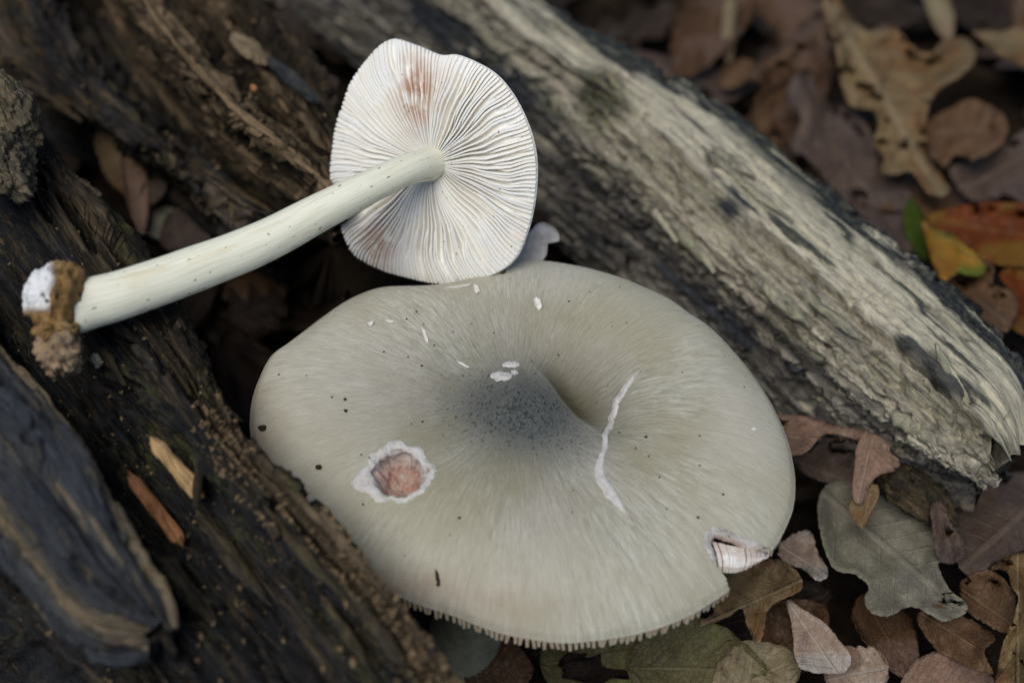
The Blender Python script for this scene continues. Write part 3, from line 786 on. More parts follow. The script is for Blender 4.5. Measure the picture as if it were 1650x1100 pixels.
# ================================================================== WHITE MUSHROOM
def white_mushroom():
    c0 = px(688, 264, d=27.75)
    TW = -F_
    nrm = unit(R_ * -.47 + U_ * -.17 + TW * .86)
    out = [(608,62),(640,72),(680,88),(720,88),(760,100),(795,120),(820,150),(840,190),(852,230),(855,270),(850,310),(840,350),(828,385),(814,418),(792,440),(760,454),(720,462),(680,460),(640,452),(600,440),(560,415),(545,385),(537,350),(530,312),(523,280),(525,240),(530,200),(540,165),(550,130),(570,95),(588,72)]
    W = []
    for (a, b) in out:
        v = F_ + R_ * ((a - 825) / FPX) + U_ * ((550 - b) / FPX)
        t = ((c0 - CAM) @ nrm) / (v @ nrm); W.append(CAM + v * t)
    nt = 720
    R = closed_resample(W, nt)
    root = thing('mushroom', 'pale mushroom lying on its side with its white gills turned up, against the grey cap', 'mushroom', px(600, 420, d=27.6))
    ang = np.linspace(0, 2 * np.pi, nt, endpoint=False)
    e1 = unit(R[0] - c0); ex = unit(R_ - nrm * (R_ @ nrm)); ey = np.cross(nrm, ex)
    th = np.arctan2((R - c0) @ ey, (R - c0) @ ex)
    def wav(th_, r):
        # folds of the cap, cm along the normal
        return r ** 2 * (.16 * np.sin(2 * th_ + .6) + .10 * np.sin(3 * th_ - .8) + .05 * np.sin(5 * th_ + 2)) - .18 * r ** 6 - .25 * np.exp(-((np.angle(np.exp(1j * (th_ - 1.62)))) / .22) ** 2) * r * (1 - .5 * r)
    def surf(r, i):
        p = c0 + (R[i] - c0) * np.asarray(r)[..., None]
        return p + nrm * (wav(th[i], np.asarray(r)) - .18)[..., None]
    # flesh: gill side + domed back
    ra = np.linspace(.02, 1, 30); rb = np.linspace(.99, .02, 16)
    ii = np.arange(nt)[:, None]
    A = surf(np.broadcast_to(ra, (nt, 30)), np.broadcast_to(ii, (nt, 30)))
    B = surf(np.broadcast_to(rb, (nt, 16)), np.broadcast_to(ii, (nt, 16))) - nrm * (.05 + .55 * (1 - rb ** 2))[None, :, None]
    G = np.concatenate([A, B], 1); nu = 46
    jj = fbm(V3(ang * 30, 0 * ang, 0 * ang), 3)
    G[:, 28:31] += nrm * (jj * .02)[:, None, None]
    pol = np.zeros((nt, nu, 3)); pol[..., 0] = np.cos(ang)[:, None]; pol[..., 1] = np.sin(ang)[:, None]; pol[..., 2] = np.r_[ra, rb]
    z0 = np.zeros(nt * nu)
    mesh('cap', G.reshape(-1, 3), grid_faces(nt, nu, closed=True, flip=False), M_GILL, root, {'polar': pol.reshape(-1, 3), 'pink': z0})
    # gills
    d = np.linalg.norm(np.roll(R, -1, 0) - R, axis=1); per = d.sum(); cs = np.cumsum(d)
    NG = 180
    def pinkf(P):
        q, _ = proj(P); x, y = q[..., 0], q[..., 1]
        k = np.exp(-(((x - 668 - (y - 150) * .0) / 24) ** 2 + ((y - 150) / 55) ** 2)) + .9 * np.exp(-(((x - 607) / 28) ** 2 + ((y - 395) / 34) ** 2)) + .35 * np.exp(-(((x - 700) / 30) ** 2 + ((y - 140) / 40) ** 2))
        return np.clip(k, 0, 1)
    for k in range(NG):
        s_ = (k + random.uniform(-.22, .22)) / NG * per
        i0 = int(np.searchsorted(cs, s_ % per)) % nt
        typ = k % 4
        r0 = {0: .10, 2: .10, 1: random.uniform(.38, .62), 3: random.uniform(.55, .84)}[typ]
        K = 14; r = np.linspace(r0, .995, K)
        wob = (3.2 * perlin(V3(r * 3.0, 0 * r + k * .045, 0 * r + 4)) + .5 * perlin(V3(r * 7.0, 0 * r + k * .31, 0 * r + 8))) * sstep(0, .5, r)
        ix = (i0 + wob * (nt / NG) * .5) % nt
        ia = np.floor(ix).astype(int) % nt; fr = ix - np.floor(ix)
        bp = surf(r, ia) * (1 - fr)[:, None] + surf(r, (ia + 1) % nt) * fr[:, None]
        g = .135 * sstep(.0, .3, r) * (1 - .75 * sstep(.5, 1.0, r)) + .03
        if typ in (1, 3): g = g * sstep(r0 - .02, r0 + .16, r) * (.93 if typ == 1 else .85)
        g = g * (1 + .06 * random.uniform(-1, 1)) * (1 + .06 * perlin(V3(r * 9, 0 * r + k * 1.7, 0 * r)))
        lat = unit(np.cross(nrm, R[i0] - c0))
        lean = .9 * float(perlin(np.array([k * .06, 1.5, 3.0]))) + .12 * random.uniform(-1, 1)
        edge = bp + nrm * g[:, None] + lat * (lean * g)[:, None]
        tk = (.008 + .023 * r)[:, None]
        v = np.stack([bp - lat * tk, edge - lat * tk * .8, edge + lat * tk * .8, bp + lat * tk], 1).reshape(-1, 3)
        fc = []
        for q in range(K - 1):
            for e in range(3): a = q * 4 + e; fc.append([a, a + 1, a + 5, a + 4])
        fc += [[(K - 1) * 4 + e for e in range(4)], [3, 2, 1, 0]]
        mesh('gill', v, fc, M_GILL, root, {'pink': pinkf(v)}, smooth=False)
    # stem
    path = [(702,262,28.4,37),(696,263,27.98,31),(686,266,27.6,27.5),(655,274,27.1,26.5),(600,299,26.7,28),(520,339,26.3,32),(420,391,25.9,36),(300,438,25.4,39),(200,473,24.95,41),(150,487,24.75,43),(118,496,24.62,46),(100,503,24.58,38),(90,508,24.55,20)]
    P = resample([px(a, b, d=c) for a, b, c, _ in path], 90)
    rad0 = [q[3] * q[2] / FPX for q in path]
    rad = np.interp(np.linspace(0, 1, 90), np.linspace(0, 1, len(path)), rad0)
    cl = np.r_[0, np.cumsum(np.linalg.norm(np.diff([px(a, b, d=c) for a, b, c, _ in path], axis=0), axis=1))]
    rad = np.interp(np.linspace(0, cl[-1], 90), cl, rad0)
    n = 48; v, gr, dt = [], [], []
    for k, p in enumerate(P):
        t = unit(P[min(k + 1, 89)] - P[max(k - 1, 0)]); a = unit(np.cross(t, [0, 0, 1.0])); b = np.cross(a, t)
        for q in range(n):
            w_ = 2 * math.pi * q / n
            rr_ = .95 * rad[k] * (1 + .02 * math.sin(3 * w_ + k * .05) + .02 * float(perlin(np.array([k * .12, w_ * 1.2, 3.1]))))
            v.append(p + rr_ * (math.cos(w_) * a + math.sin(w_) * b)); gr.append((k * .09, w_ * .5, 0))
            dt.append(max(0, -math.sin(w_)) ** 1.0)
    f = [[k * n + q, k * n + (q + 1) % n, (k + 1) * n + (q + 1) % n, (k + 1) * n + q] for k in range(89) for q in range(n)] + [list(range(n))[::-1], [89 * n + q for q in range(n)]]
    mesh('stem', v, f, M_STEM, root, {'grain': gr, 'dirt': dt})
    # bulb: white mycelium, brown crust, hanging clod
    def lump(name, x, y, d_, sx_, sy_, sz_, seed, pinkv, label=None, rough=.5, rot=0.0):
        ca, sa = math.cos(rot), math.sin(rot)
        a1 = R_ * ca + U_ * sa; a2 = -R_ * sa + U_ * ca
        vv, ff = blob(px(x, y, d=d_), (sx_, sy_, sz_), [a1, a2, TW], rough, seed, 26, 1.8)
        pk = np.full(len(vv), pinkv) if not callable(pinkv) else pinkv(vv)
        o = mesh(name, vv, ff, M_CLOD, root, {'pink': pk})
        if label: o['label'] = label
    def band(vv):
        q, _ = proj(vv); return np.clip(sstep(72, 92, q[:, 0] + 6 * perlin(vv * 5)) + sstep(490, 505, q[:, 1]), 0, 1)
    lump('bulb', 84, 476, 24.45, .48, .58, .52, 3, band, 'white knob with an orange-brown crust', .35, -.35)
    lump('crust', 110, 480, 24.45, .30, .60, .60, 5, 1.0, 'orange-brown crust round the stem base', .45, -.2)
    lump('soil_clod', 92, 532, 24.38, .38, .32, .45, 9, 1.0, 'dark soil clinging to the bulb', .8)
    lump('soil_clod', 95, 562, 24.25, .36, .46, .36, 12, .9, 'tan lump hanging under the bulb', .9, .3)
    return root
WMUSH = white_mushroom()

# ================================================================== LEAVES
def leaf_geo(L, W, kind='beech', roll=0.0, bend=0.0, twist=0.0, ripple=.12, seed=0, rag=.03, ns=46, nt=19, s0=0.0, s1=1.0, bend_c=.5, fold=0.0, lobe=.27):
    s = np.linspace(s0, s1, ns); t = np.linspace(-1, 1, nt)
    S, T = np.meshgrid(s, t, indexing='ij')
    z0 = 0 * S + seed * 5.3
    if kind == 'beech':
        env = np.sin(np.pi * np.clip(S, 0.0, 1) ** .85) ** .75
    elif kind == 'oak':
        env0 = np.sin(np.pi * np.clip(S * .97 + .015, 0, 1) ** 1.15) ** .55
        ph = 2 * np.pi * (S * 4.2 + .12 * np.sign(T) + .15)
        env = env0 * (1 - lobe + lobe * np.sin(ph))
    elif kind == 'scrap':
        env = (np.clip(S * 6, 0, 1) * np.clip((1 - S) * 5, 0, 1)) ** .4
    elif kind == 'tri':
        env = np.clip(1.05 - S, 0, 1) * np.clip(S * 14, 0, 1) ** .5
    env = env * (1 + rag * 4 * fbm(V3(S * 9, np.sign(T) * 3, z0), 3)) + .006
    y = T * env * W / 2
    x = S * L + rag * 1.5 * L * .2 * fbm(V3(T * 4, S * 2, z0 + 2), 2) * sstep(.8, 1, S)
    z = ripple * W * .5 * fbm(V3(S * 3.2, T * 1.6, z0 + 7), 3) + fold * np.abs(y)
    z += ripple * W * .22 * (.35 - np.abs(fbm(V3(S * 5, T * 2.6, z0 + 31), 3, .55))) 
    z += .03 * W * np.abs(np.sin(np.pi * (S * 9 - np.abs(T) * 2.4))) * np.abs(T) ** .5 * (ripple > 0)
    # roll across, then bend along
    if abs(roll) > 1e-3:
        rc = W / 2 / roll; a = y / rc
        y2 = (rc - z) * np.sin(a); z2 = rc - (rc - z) * np.cos(a); y, z = y2, z2
    if abs(twist) > 1e-3:
        a = twist * (S - .5); y, z = y * np.cos(a) - z * np.sin(a), y * np.sin(a) + z * np.cos(a)
    if abs(bend) > 1e-3:
        wgt = np.exp(-((s - bend_c) / .3) ** 2) + .15; an = np.cumsum(wgt); an = bend * (an / an[-1]); an -= an[0]
        dx = np.gradient(s) * L; cx = np.cumsum(np.cos(an) * dx); cz = np.cumsum(np.sin(an) * dx)
        A = an[:, None]; off = x - (s * L)[:, None]
        x, z = cx[:, None] - z * np.sin(A) + off * np.cos(A), cz[:, None] + z * np.cos(A) + off * np.sin(A)
    P = np.stack([x, y, z], -1)
    n = unit(np.cross(np.gradient(P, axis=0), np.gradient(P, axis=1)))
    th = .011
    top, bot = (P + n * th).reshape(-1, 3), (P - n * th).reshape(-1, 3); k = ns * nt
    f = np.vstack([grid_faces(ns, nt, flip=True), grid_faces(ns, nt, off=k)]).tolist()
    bd = [i * nt for i in range(ns)] + [(ns - 1) * nt + j for j in range(1, nt)] + [i * nt + nt - 1 for i in range(ns - 2, -1, -1)] + list(range(nt - 2, 0, -1))
    for a, b in zip(bd, bd[1:] + bd[:1]): f.append([a, b, b + k, a + k])
    luv = np.stack([S, T, 0 * S + seed], -1).reshape(-1, 3)
    return np.vstack([top, bot]), f, np.vstack([luv, luv])

def leaf(label, B, T, W, mat, up=None, kind='beech', group=None, name='dead_leaf', k=1.0, **kw):
    """blade from base point B to tip point T (cm), width W, face turned to up"""
    B, T = np.asarray(B), np.asarray(T); L = np.linalg.norm(T - B) * k
    v, f, luv = leaf_geo(L, W, kind, **kw)
    ctr = (v[:, 0].min() + v[:, 0].max()) / 2
    ch = unit(np.array([v[:, 0].max() - 0, 0, 0]))
    x = unit(T - B); up = np.array([0, -.45, .9]) if up is None else np.asarray(up, float)
    y = unit(np.cross(up, x)); z = np.cross(x, y)
    P = B + v[:, :1] * x + v[:, 1:2] * y + v[:, 2:] * z
    o = mesh(name, P, f, mat, None, {'luv': luv})
    return props(o, label, 'leaf', group)

from mathutils.geometry import delaunay_2d_cdt
from mathutils import Vector
def traced(label, out, z0, gx, gy, mat, axis, ripple=.25, curl=.2, seed=0, rag=3.0, cat='leaf', name='dead_leaf', fold=0.0, step=8, group=None):
    """a leaf whose outline was read off the photograph, laid as a crumpled sheet at its own height:
    z = z0 + gx, gy (cm per 100 px) across it, crumple, curled margin, a keel along axis ((x0,y0),(x1,y1))"""
    P = closed_resample([(a, b, 0) for a, b in out], max(90, len(out) * 10))[:, :2]
    k = np.arange(len(P)); c = P.mean(0)
    P = P + unit(P - c) * (1.9 * rag * fbm(V3(k * .30, 0 * k + seed, 0 * k), 4, .75))[:, None]
    lo, hi = P.min(0), P.max(0)
    gxs, gys = np.meshgrid(np.arange(lo[0], hi[0], step), np.arange(lo[1], hi[1], step), indexing='ij')
    q = np.stack([gxs.ravel(), gys.ravel()], -1) + rng.uniform(-.3, .3, (gxs.size, 2)) * step
    q = q[inside(q[:, 0], q[:, 1], P.tolist())]
    if len(q): q = q[np.sqrt(((q[:, None] - P[None]) ** 2).sum(-1)).min(1) > step * .45]
    pts = np.vstack([P, q]); n = len(P)
    r = delaunay_2d_cdt([Vector(p) for p in pts], [], [list(range(n))], 1, 1e-4)
    v2 = np.array([[p.x, p.y] for p in r[0]]); tri = [list(t) for t in r[2]]
    de = np.sqrt(((v2[:, None] - P[None]) ** 2).sum(-1)).min(1)
    a0, a1 = np.array(axis[0], float), np.array(axis[1], float); d = unit(a1 - a0); L = np.linalg.norm(a1 - a0)
    s_ = ((v2 - a0) @ d) / L; tpx = (v2 - a0) @ np.array([-d[1], d[0]])
    hw = np.abs(tpx).max() + 1e-6
    u = v2 / 100.0
    z = z0 + gx * (v2[:, 0] - c[0]) / 100 + gy * (v2[:, 1] - c[1]) / 100
    z = z + ripple * (fbm(V3(u[:, 0] * 1.3, u[:, 1] * 1.3, 0 * s_ + seed * 3), 3) + .9 * (.3 - np.abs(fbm(V3(u[:, 0] * 2.2, u[:, 1] * 2.2, 0 * s_ + seed * 5 + 9), 3))))
    z = z + 1.7 * curl * np.exp(-(de / 18.0) ** 2) * (.4 + 1.4 * fbm(V3(u[:, 0] * 1.1, u[:, 1] * 1.1, 0 * s_ + seed * 7 + 4), 2))
    z = z + fold * np.abs(tpx) / 100 + .035 * np.abs(np.sin(np.pi * (s_ * 8 - np.abs(tpx) / hw * 2))) * np.clip(np.abs(tpx) / hw, 0, 1)
    W = np.array([px(a, b, z=zz) for (a, b), zz in zip(v2, z)])
    N = np.zeros_like(W)
    for t in tri:
        nn = np.cross(W[t[1]] - W[t[0]], W[t[2]] - W[t[0]]); nn = nn * np.sign(nn[2] + 1e-12); N[t] += nn
    N = unit(N); m = len(W)
    fl = []
    for t in tri:
        nn = np.cross(W[t[1]] - W[t[0]], W[t[2]] - W[t[0]]); t = t if nn[2] > 0 else t[::-1]
        fl.append(t); fl.append([x + m for x in t[::-1]])
    cnt = {}
    for t in fl[::2]:
        for a, b in ((t[0], t[1]), (t[1], t[2]), (t[2], t[0])): cnt[(a, b)] = 1
    for (a, b) in list(cnt):
        if (b, a) not in cnt: fl.append([b, a, a + m, b + m])
    luv = np.stack([s_, tpx / hw, 0 * s_ + seed], -1)
    o = mesh(name, np.vstack([W + N * .012, W - N * .012]), fl, mat, None, {'luv': np.vstack([luv, luv])})
    return props(o, label, cat, group)

LM = {}
def lm(key, *a, **k):
    LM[key] = leaf_mat('leaf_' + key, *a, **k); return LM[key]
lm('tan', (0.351, 0.247, 0.124), (0.221, 0.137, 0.065), (0.442, 0.338, 0.195), patch=(0.312, 0.176, 0.078))
lm('brown', (.16, .085, .042), (.085, .042, .022), (.22, .13, .07), patch=(.20, .125, .09))
lm('mauve', (.185, .128, .098), (.095, .062, .047), (.25, .18, .14), patch=(.15, .108, .095))
lm('pink', (.45, .285, .205), (.30, .17, .115), (.5, .35, .27))
lm('grey', (.37, .345, .25), (.25, .23, .175), (.42, .39, .31), spots=(.65, .62, .55), patch=(.33, .31, .25), spot_amt=.35)
lm('orange', (.25, .058, .010), (.12, .028, .008), (.30, .13, .04), patch=(.28, .14, .02), spot_amt=.6)
lm('yellow', (.52, .27, .03), (.36, .13, .02), (.5, .32, .08), patch=(.20, .24, .03))
lm('green', (.09, .15, .015), (.05, .09, .012), (.14, .2, .04))
lm('straw', (0.432, 0.36, 0.216), (0.288, 0.216, 0.12), (0.504, 0.42, 0.264), patch=(0.36, 0.264, 0.168))
lm('palepink', (0.609, 0.464, 0.362), (0.435, 0.29, 0.203), (0.725, 0.609, 0.493), patch=(0.667, 0.594, 0.522), spot_amt=.3)
lm('olive', (.20, .18, .075), (.12, .10, .045), (.26, .23, .12), patch=(.25, .25, .09))
lm('russet', (.22, .125, .065), (.12, .06, .033), (.30, .19, .11))
lm('shade', (.050, .032, .022), (.024, .016, .011), (.07, .048, .034))  # leaf brown darkened so its colour carries the shade of the gaps

def hero_leaves():
    # ---- upper right litter
    leaf('small green leaf blade upright by the pale log', px(1466, 320, z=2.4), px(1490, 420, z=1.0), .62, LM['green'], roll=.6, seed=8, up=(-.4, -.8, .3))
    leaf('narrow tan curled strip of leaf beside the straw-coloured leaf', px(1490, -30, z=2.5), px(1530, 70, z=1.5), 1.0, LM['straw'], roll=1.3, seed=12)
    leaf('dark brown leaf in the shade behind the far end of the pale log', px(1190, -40, z=1.6), px(1090, 130, z=1.0), 2.3, LM['brown'], roll=.8, seed=13)
    leaf('thin tan leaf edge standing upright in the far shade', px(1180, -20, z=2.4), px(1175, 110, z=.8), .55, LM['straw'], roll=1.0, seed=14, up=(-.6, -.7, .2))
    leaf('small reddish curled leaf at the foot of the folded brown leaf', px(1160, 140, z=.8), px(1215, 100, z=1.2), 1.0, LM['russet'], roll=1.2, seed=15)
    # ---- between the big cap and the end of the pale log
    leaf('dark brown leaf curling up below the grey oak leaf', px(1390, 960, z=1.4), px(1470, 1095, z=1.5), 1.3, LM['brown'], roll=1.0, seed=31)
    leaf('pale ragged leaf scraps at the foot of the triangular leaf', px(1330, 1095, z=1.5), px(1430, 1075, z=1.5), .9, LM['palepink'], kind='scrap', ripple=.3, seed=32, rag=.08)
    leaf('small brick-red leaf chip beside the pale scraps', px(1345, 1062, z=1.9), px(1385, 1058, z=1.9), .5, LM['pink'], kind='scrap', roll=-1.0, seed=33)
    leaf('olive-yellow patchy leaf under the front edge of the grey cap', px(1010, 1075, z=1.5), px(1235, 1080, z=1.6), 2.0, LM['olive'], ripple=.2, seed=34)
    leaf('dull olive leaf in the shade of the grey cap', px(870, 1070, z=1.1), px(1080, 1040, z=1.2), 2.4, LM['olive'], ripple=.2, seed=35)
    leaf('dark pinkish leaf beside the grey mushroom stem', px(745, 1075, z=1.2), px(860, 1080, z=1.2), 1.4, LM['brown'], roll=-.5, seed=36)
    leaf('reddish leaf at the lower right corner under the standing leaf', px(1450, 1110, z=1.4), px(1610, 1110, z=1.5), 1.6, LM['pink'], roll=.6, seed=37)
    leaf('brown leaf below the torn oak leaf', px(1235, 1060, z=1.3), px(1330, 980, z=1.4), 1.5, LM['brown'], ripple=.3, seed=38)
    leaf('straw leaf with dark veins below the olive-yellow leaf', px(1150, 1120, z=1.6), px(1290, 1060, z=1.6), 1.4, LM['straw'], ripple=.3, seed=39)
    traced('tan lobed oak leaf with small dark holes beyond the pale log', [(1325, 5), (1345, -8), (1370, 25), (1400, 50), (1440, 45), (1470, 75), (1500, 85), (1520, 65), (1545, 60), (1572, 72), (1570, 100), (1545, 125), (1520, 140), (1500, 165), (1492, 200), (1497, 230), (1502, 260), (1517, 285), (1530, 305), (1520, 316), (1495, 310), (1480, 290), (1465, 275), (1440, 282), (1418, 275), (1425, 255), (1408, 235), (1415, 200), (1405, 178), (1390, 176), (1368, 168), (1357, 140), (1350, 100), (1345, 70), (1335, 40)], 2.6, -0.2, -0.5, LM['tan'], ((1330, 0), (1515, 312)), ripple=0.55, curl=0.35, seed=1, fold=-0.5)
    traced('glossy brown folded leaf tucked beside the tan oak leaf and the pale log', [(1208, 120), (1215, 105), (1260, 75), (1300, 40), (1335, 25), (1350, 60), (1345, 110), (1330, 160), (1310, 230), (1290, 250), (1265, 225), (1240, 190), (1215, 165), (1228, 140)], 1.7, 0.3, 0.2, LM['brown'], ((1210, 125), (1345, 40)), ripple=0.5, curl=0.4, seed=2, fold=-0.9)
    traced('brown lobed leaf with one round pale spot, under the tan oak leaf', [(1490, 200), (1520, 180), (1560, 160), (1600, 172), (1624, 200), (1612, 235), (1570, 257), (1540, 250), (1520, 268), (1493, 240)], 1.9, 0.2, -0.5, LM['russet'], ((1490, 215), (1622, 205)), ripple=0.4, curl=0.3, seed=4)
    traced('rust-orange leaf with yellow flecks lying by the pale log', [(1488, 352), (1520, 338), (1570, 328), (1620, 326), (1680, 340), (1690, 420), (1640, 428), (1600, 425), (1560, 405), (1520, 375)], 1.9, 0.2, -0.3, LM['orange'], ((1690, 385), (1490, 355)), ripple=0.3, curl=0.25, seed=6)
    traced('yellow leaf with a green tip standing against the pale log', [(1486, 356), (1502, 366), (1532, 378), (1562, 400), (1592, 428), (1575, 446), (1545, 440), (1520, 452), (1503, 425), (1494, 395)], 2.5, 0.1, 0.4, LM['yellow'], ((1488, 360), (1590, 430)), ripple=0.35, curl=0.3, seed=7, rag=2)
    traced('crumpled russet leaf between the yellow leaf and the log', [(1505, 428), (1545, 436), (1580, 424), (1602, 432), (1600, 458), (1632, 470), (1640, 505), (1620, 535), (1590, 520), (1565, 490), (1530, 460)], 2.2, 0.1, 0.2, LM['russet'], ((1510, 435), (1630, 525)), ripple=0.7, curl=0.4, seed=9)
    traced('bright orange leaf edge beside the log end', [(1610, 440), (1660, 430), (1700, 470), (1690, 560), (1655, 545), (1625, 520), (1635, 480)], 1.7, 0.2, 0.2, LM['orange'], ((1690, 450), (1640, 540)), ripple=0.4, curl=0.3, seed=10)
    traced('straw-coloured leaf poking in above the spotted leaf', [(1568, 52), (1610, 50), (1660, 45), (1690, 110), (1640, 105), (1600, 80)], 2.6, 0.2, -0.2, LM['tan'], ((1680, 80), (1570, 52)), ripple=0.4, curl=0.3, seed=11, fold=-0.5)
    traced('grey wavy-edged oak leaf with white specks, lying under the pink leaf', [(1318, 830), (1322, 795), (1345, 775), (1385, 770), (1440, 785), (1500, 800), (1525, 830), (1545, 858), (1553, 885), (1540, 905), (1513, 906), (1516, 922), (1532, 952), (1558, 972), (1553, 988), (1520, 1000), (1492, 986), (1466, 977), (1432, 992), (1402, 986), (1393, 962), (1400, 945), (1378, 925), (1348, 918), (1330, 890)], 2.3, 0.0, 0.35, LM['grey'], ((1335, 800), (1550, 985)), ripple=0.3, curl=0.3, seed=22, rag=2.5)
    traced('brown torn oak leaf tucked under the notch in the grey cap', [(1160, 930), (1200, 905), (1250, 900), (1286, 922), (1292, 948), (1255, 968), (1236, 985), (1232, 1010), (1222, 1038), (1205, 1012), (1196, 980), (1178, 990), (1150, 1003), (1130, 1012), (1128, 1000), (1150, 985)], 2.5, 0.3, -0.2, LM['tan'], ((1290, 935), (1135, 1005)), ripple=0.45, curl=0.35, seed=25)
    traced('pale triangular leaf piece with a sharp upper point', [(1268, 966), (1292, 980), (1328, 1002), (1352, 1030), (1372, 1058), (1364, 1080), (1340, 1085), (1300, 1080), (1282, 1062), (1276, 1010)], 2.2, 0.1, -0.4, LM['palepink'], ((1350, 1085), (1270, 970)), ripple=0.15, curl=0.15, seed=27, rag=2)
    traced('standing tan leaf with a wavy bright edge', [(1592, 915), (1622, 920), (1630, 945), (1642, 962), (1632, 1000), (1618, 1035), (1608, 1075), (1606, 1130), (1690, 1130), (1690, 900), (1640, 890)], 3.0, 1.6, 0.0, LM['tan'], ((1640, 890), (1640, 1120)), ripple=0.5, curl=0.7, seed=28, rag=3)
    traced('brown rolled leaf with a torn end under the grey oak leaf', [(1478, 990), (1510, 975), (1548, 990), (1580, 1008), (1604, 1028), (1588, 1045), (1590, 1062), (1600, 1085), (1570, 1078), (1530, 1060), (1495, 1030)], 2.3, 0.2, -0.2, LM['russet'], ((1480, 985), (1600, 1060)), ripple=0.3, curl=0.3, seed=29, fold=-0.9)
    traced('brown leaf blade behind the standing tan leaf', [(1545, 945), (1565, 925), (1600, 920), (1632, 950), (1636, 985), (1625, 1020), (1590, 1005), (1560, 985)], 2.4, 0.3, 0.0, LM['russet'], ((1550, 950), (1630, 1005)), ripple=0.3, curl=0.3, seed=30)
    traced('curled pink-brown leaf arching out from under the grey cap', [(1235, 680), (1262, 668), (1305, 672), (1350, 686), (1395, 694), (1428, 712), (1432, 728), (1405, 718), (1370, 706), (1340, 698), (1322, 704), (1300, 728), (1272, 734), (1250, 728)], 3.5, 0.15, -0.3, LM['pink'], ((1240, 700), (1430, 718)), ripple=0.3, curl=0.25, seed=20, rag=2)
    traced('pink leaf flap hanging down to a tan point', [(1386, 708), (1424, 712), (1432, 728), (1450, 742), (1442, 758), (1420, 764), (1402, 780), (1388, 812), (1374, 800), (1376, 760)], 3.4, 0.3, -0.6, LM['pink'], ((1405, 710), (1382, 810)), ripple=0.15, curl=0.15, seed=21, rag=2)
    traced('tan leaf tip under the hanging pink flap', [(1368, 815), (1385, 790), (1412, 780), (1416, 800), (1400, 832), (1390, 852), (1376, 838)], 2.9, 0.2, -0.6, LM['tan'], ((1405, 782), (1388, 852)), ripple=0.15, curl=0.2, seed=50, rag=1.5)
    traced('dark mauve leaf wall inside the arch of the pink leaf', [(1270, 735), (1305, 728), (1330, 705), (1380, 715), (1385, 760), (1375, 792), (1340, 780), (1300, 765)], 2.2, 0.0, -1.2, LM['mauve'], ((1275, 740), (1375, 780)), ripple=0.3, curl=0.2, seed=51)
    traced('wide ribbed brown-grey leaf below the end of the pale log', [(1540, 800), (1580, 775), (1640, 760), (1700, 770), (1700, 960), (1640, 930), (1600, 915), (1560, 925), (1530, 880)], 1.9, 0.0, 0.4, LM['mauve'], ((1700, 780), (1530, 930)), ripple=0.3, curl=0.2, seed=24)
    traced('small purplish leaf lobe beside the grey oak leaf', [(1500, 815), (1520, 808), (1530, 840), (1548, 868), (1553, 892), (1535, 908), (1512, 900), (1505, 865)], 2.75, 0.2, -0.3, LM['mauve'], ((1510, 812), (1535, 905)), ripple=0.15, curl=0.3, seed=23, rag=1.5)
    traced('ribbed pinkish leaf above the orange leaf', [(1530, 270), (1580, 255), (1625, 225), (1690, 200), (1690, 330), (1640, 325), (1600, 322), (1560, 320)], 1.4, 0.3, -0.2, LM['mauve'], ((1690, 230), (1540, 310)), ripple=0.4, curl=0.3, seed=5)
    traced('mauve-grey flat leaf under the tan oak leaf, touching the pale log', [(1290, 235), (1320, 190), (1370, 175), (1420, 240), (1440, 290), (1470, 320), (1470, 400), (1440, 400), (1390, 350), (1330, 290)], 1.2, 0.0, -0.2, LM['mauve'], ((1310, 190), (1460, 390)), ripple=0.5, curl=0.3, seed=3)
    traced('pinkish crumbled leaf patch between the grey cap and grey leaf', [(1255, 880), (1275, 862), (1305, 855), (1318, 890), (1335, 920), (1320, 935), (1290, 915), (1262, 905)], 2.2, 0.0, 0.2, LM['palepink'], ((1260, 880), (1330, 925)), ripple=0.5, curl=0.3, seed=26)
    # ---- gap between the left log and the splintered log
    leaf('pink pointed leaf standing in the dark gap between the left logs', px(206, 225, z=4.0), px(230, 378, z=2.9), .72, LM['pink'], roll=1.0, seed=40, up=(.3, -.8, .4))
    leaf('tan leaf beside the pink one in the dark gap', px(165, 195, z=4.4), px(215, 320, z=3.2), 1.0, LM['tan'], roll=-.6, seed=41, up=(0, -.7, .5))
    leaf('small purple-pink leaf tip in the dark gap', px(230, 330, z=3.2), px(270, 283, z=3.6), .6, LM['mauve'], roll=.6, seed=42)
    leaf('bluish grey leaf low in the dark gap', px(235, 375, z=2.6), px(290, 340, z=2.8), .9, LM['grey'], seed=43)
    leaf('mauve leaf partly under the white stem', px(260, 395, z=2.6), px(375, 335, z=2.9), 1.3, LM['mauve'], roll=.4, seed=44)
    leaf('dim pinkish leaf below the white stem in the gap', px(345, 470, z=1.3), px(475, 430, z=1.3), 1.5, LM['brown'], kind='oak', roll=-.6, seed=45)
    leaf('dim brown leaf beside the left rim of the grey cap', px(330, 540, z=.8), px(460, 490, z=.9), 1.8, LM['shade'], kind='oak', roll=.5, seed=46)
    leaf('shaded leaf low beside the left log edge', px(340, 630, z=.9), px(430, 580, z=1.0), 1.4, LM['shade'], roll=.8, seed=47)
    leaf('small pinkish leaf between the splintered log and the white cap', px(495, 150, z=4.9), px(545, 130, z=5.0), .8, LM['mauve'], roll=.8, seed=48)
hero_leaves()

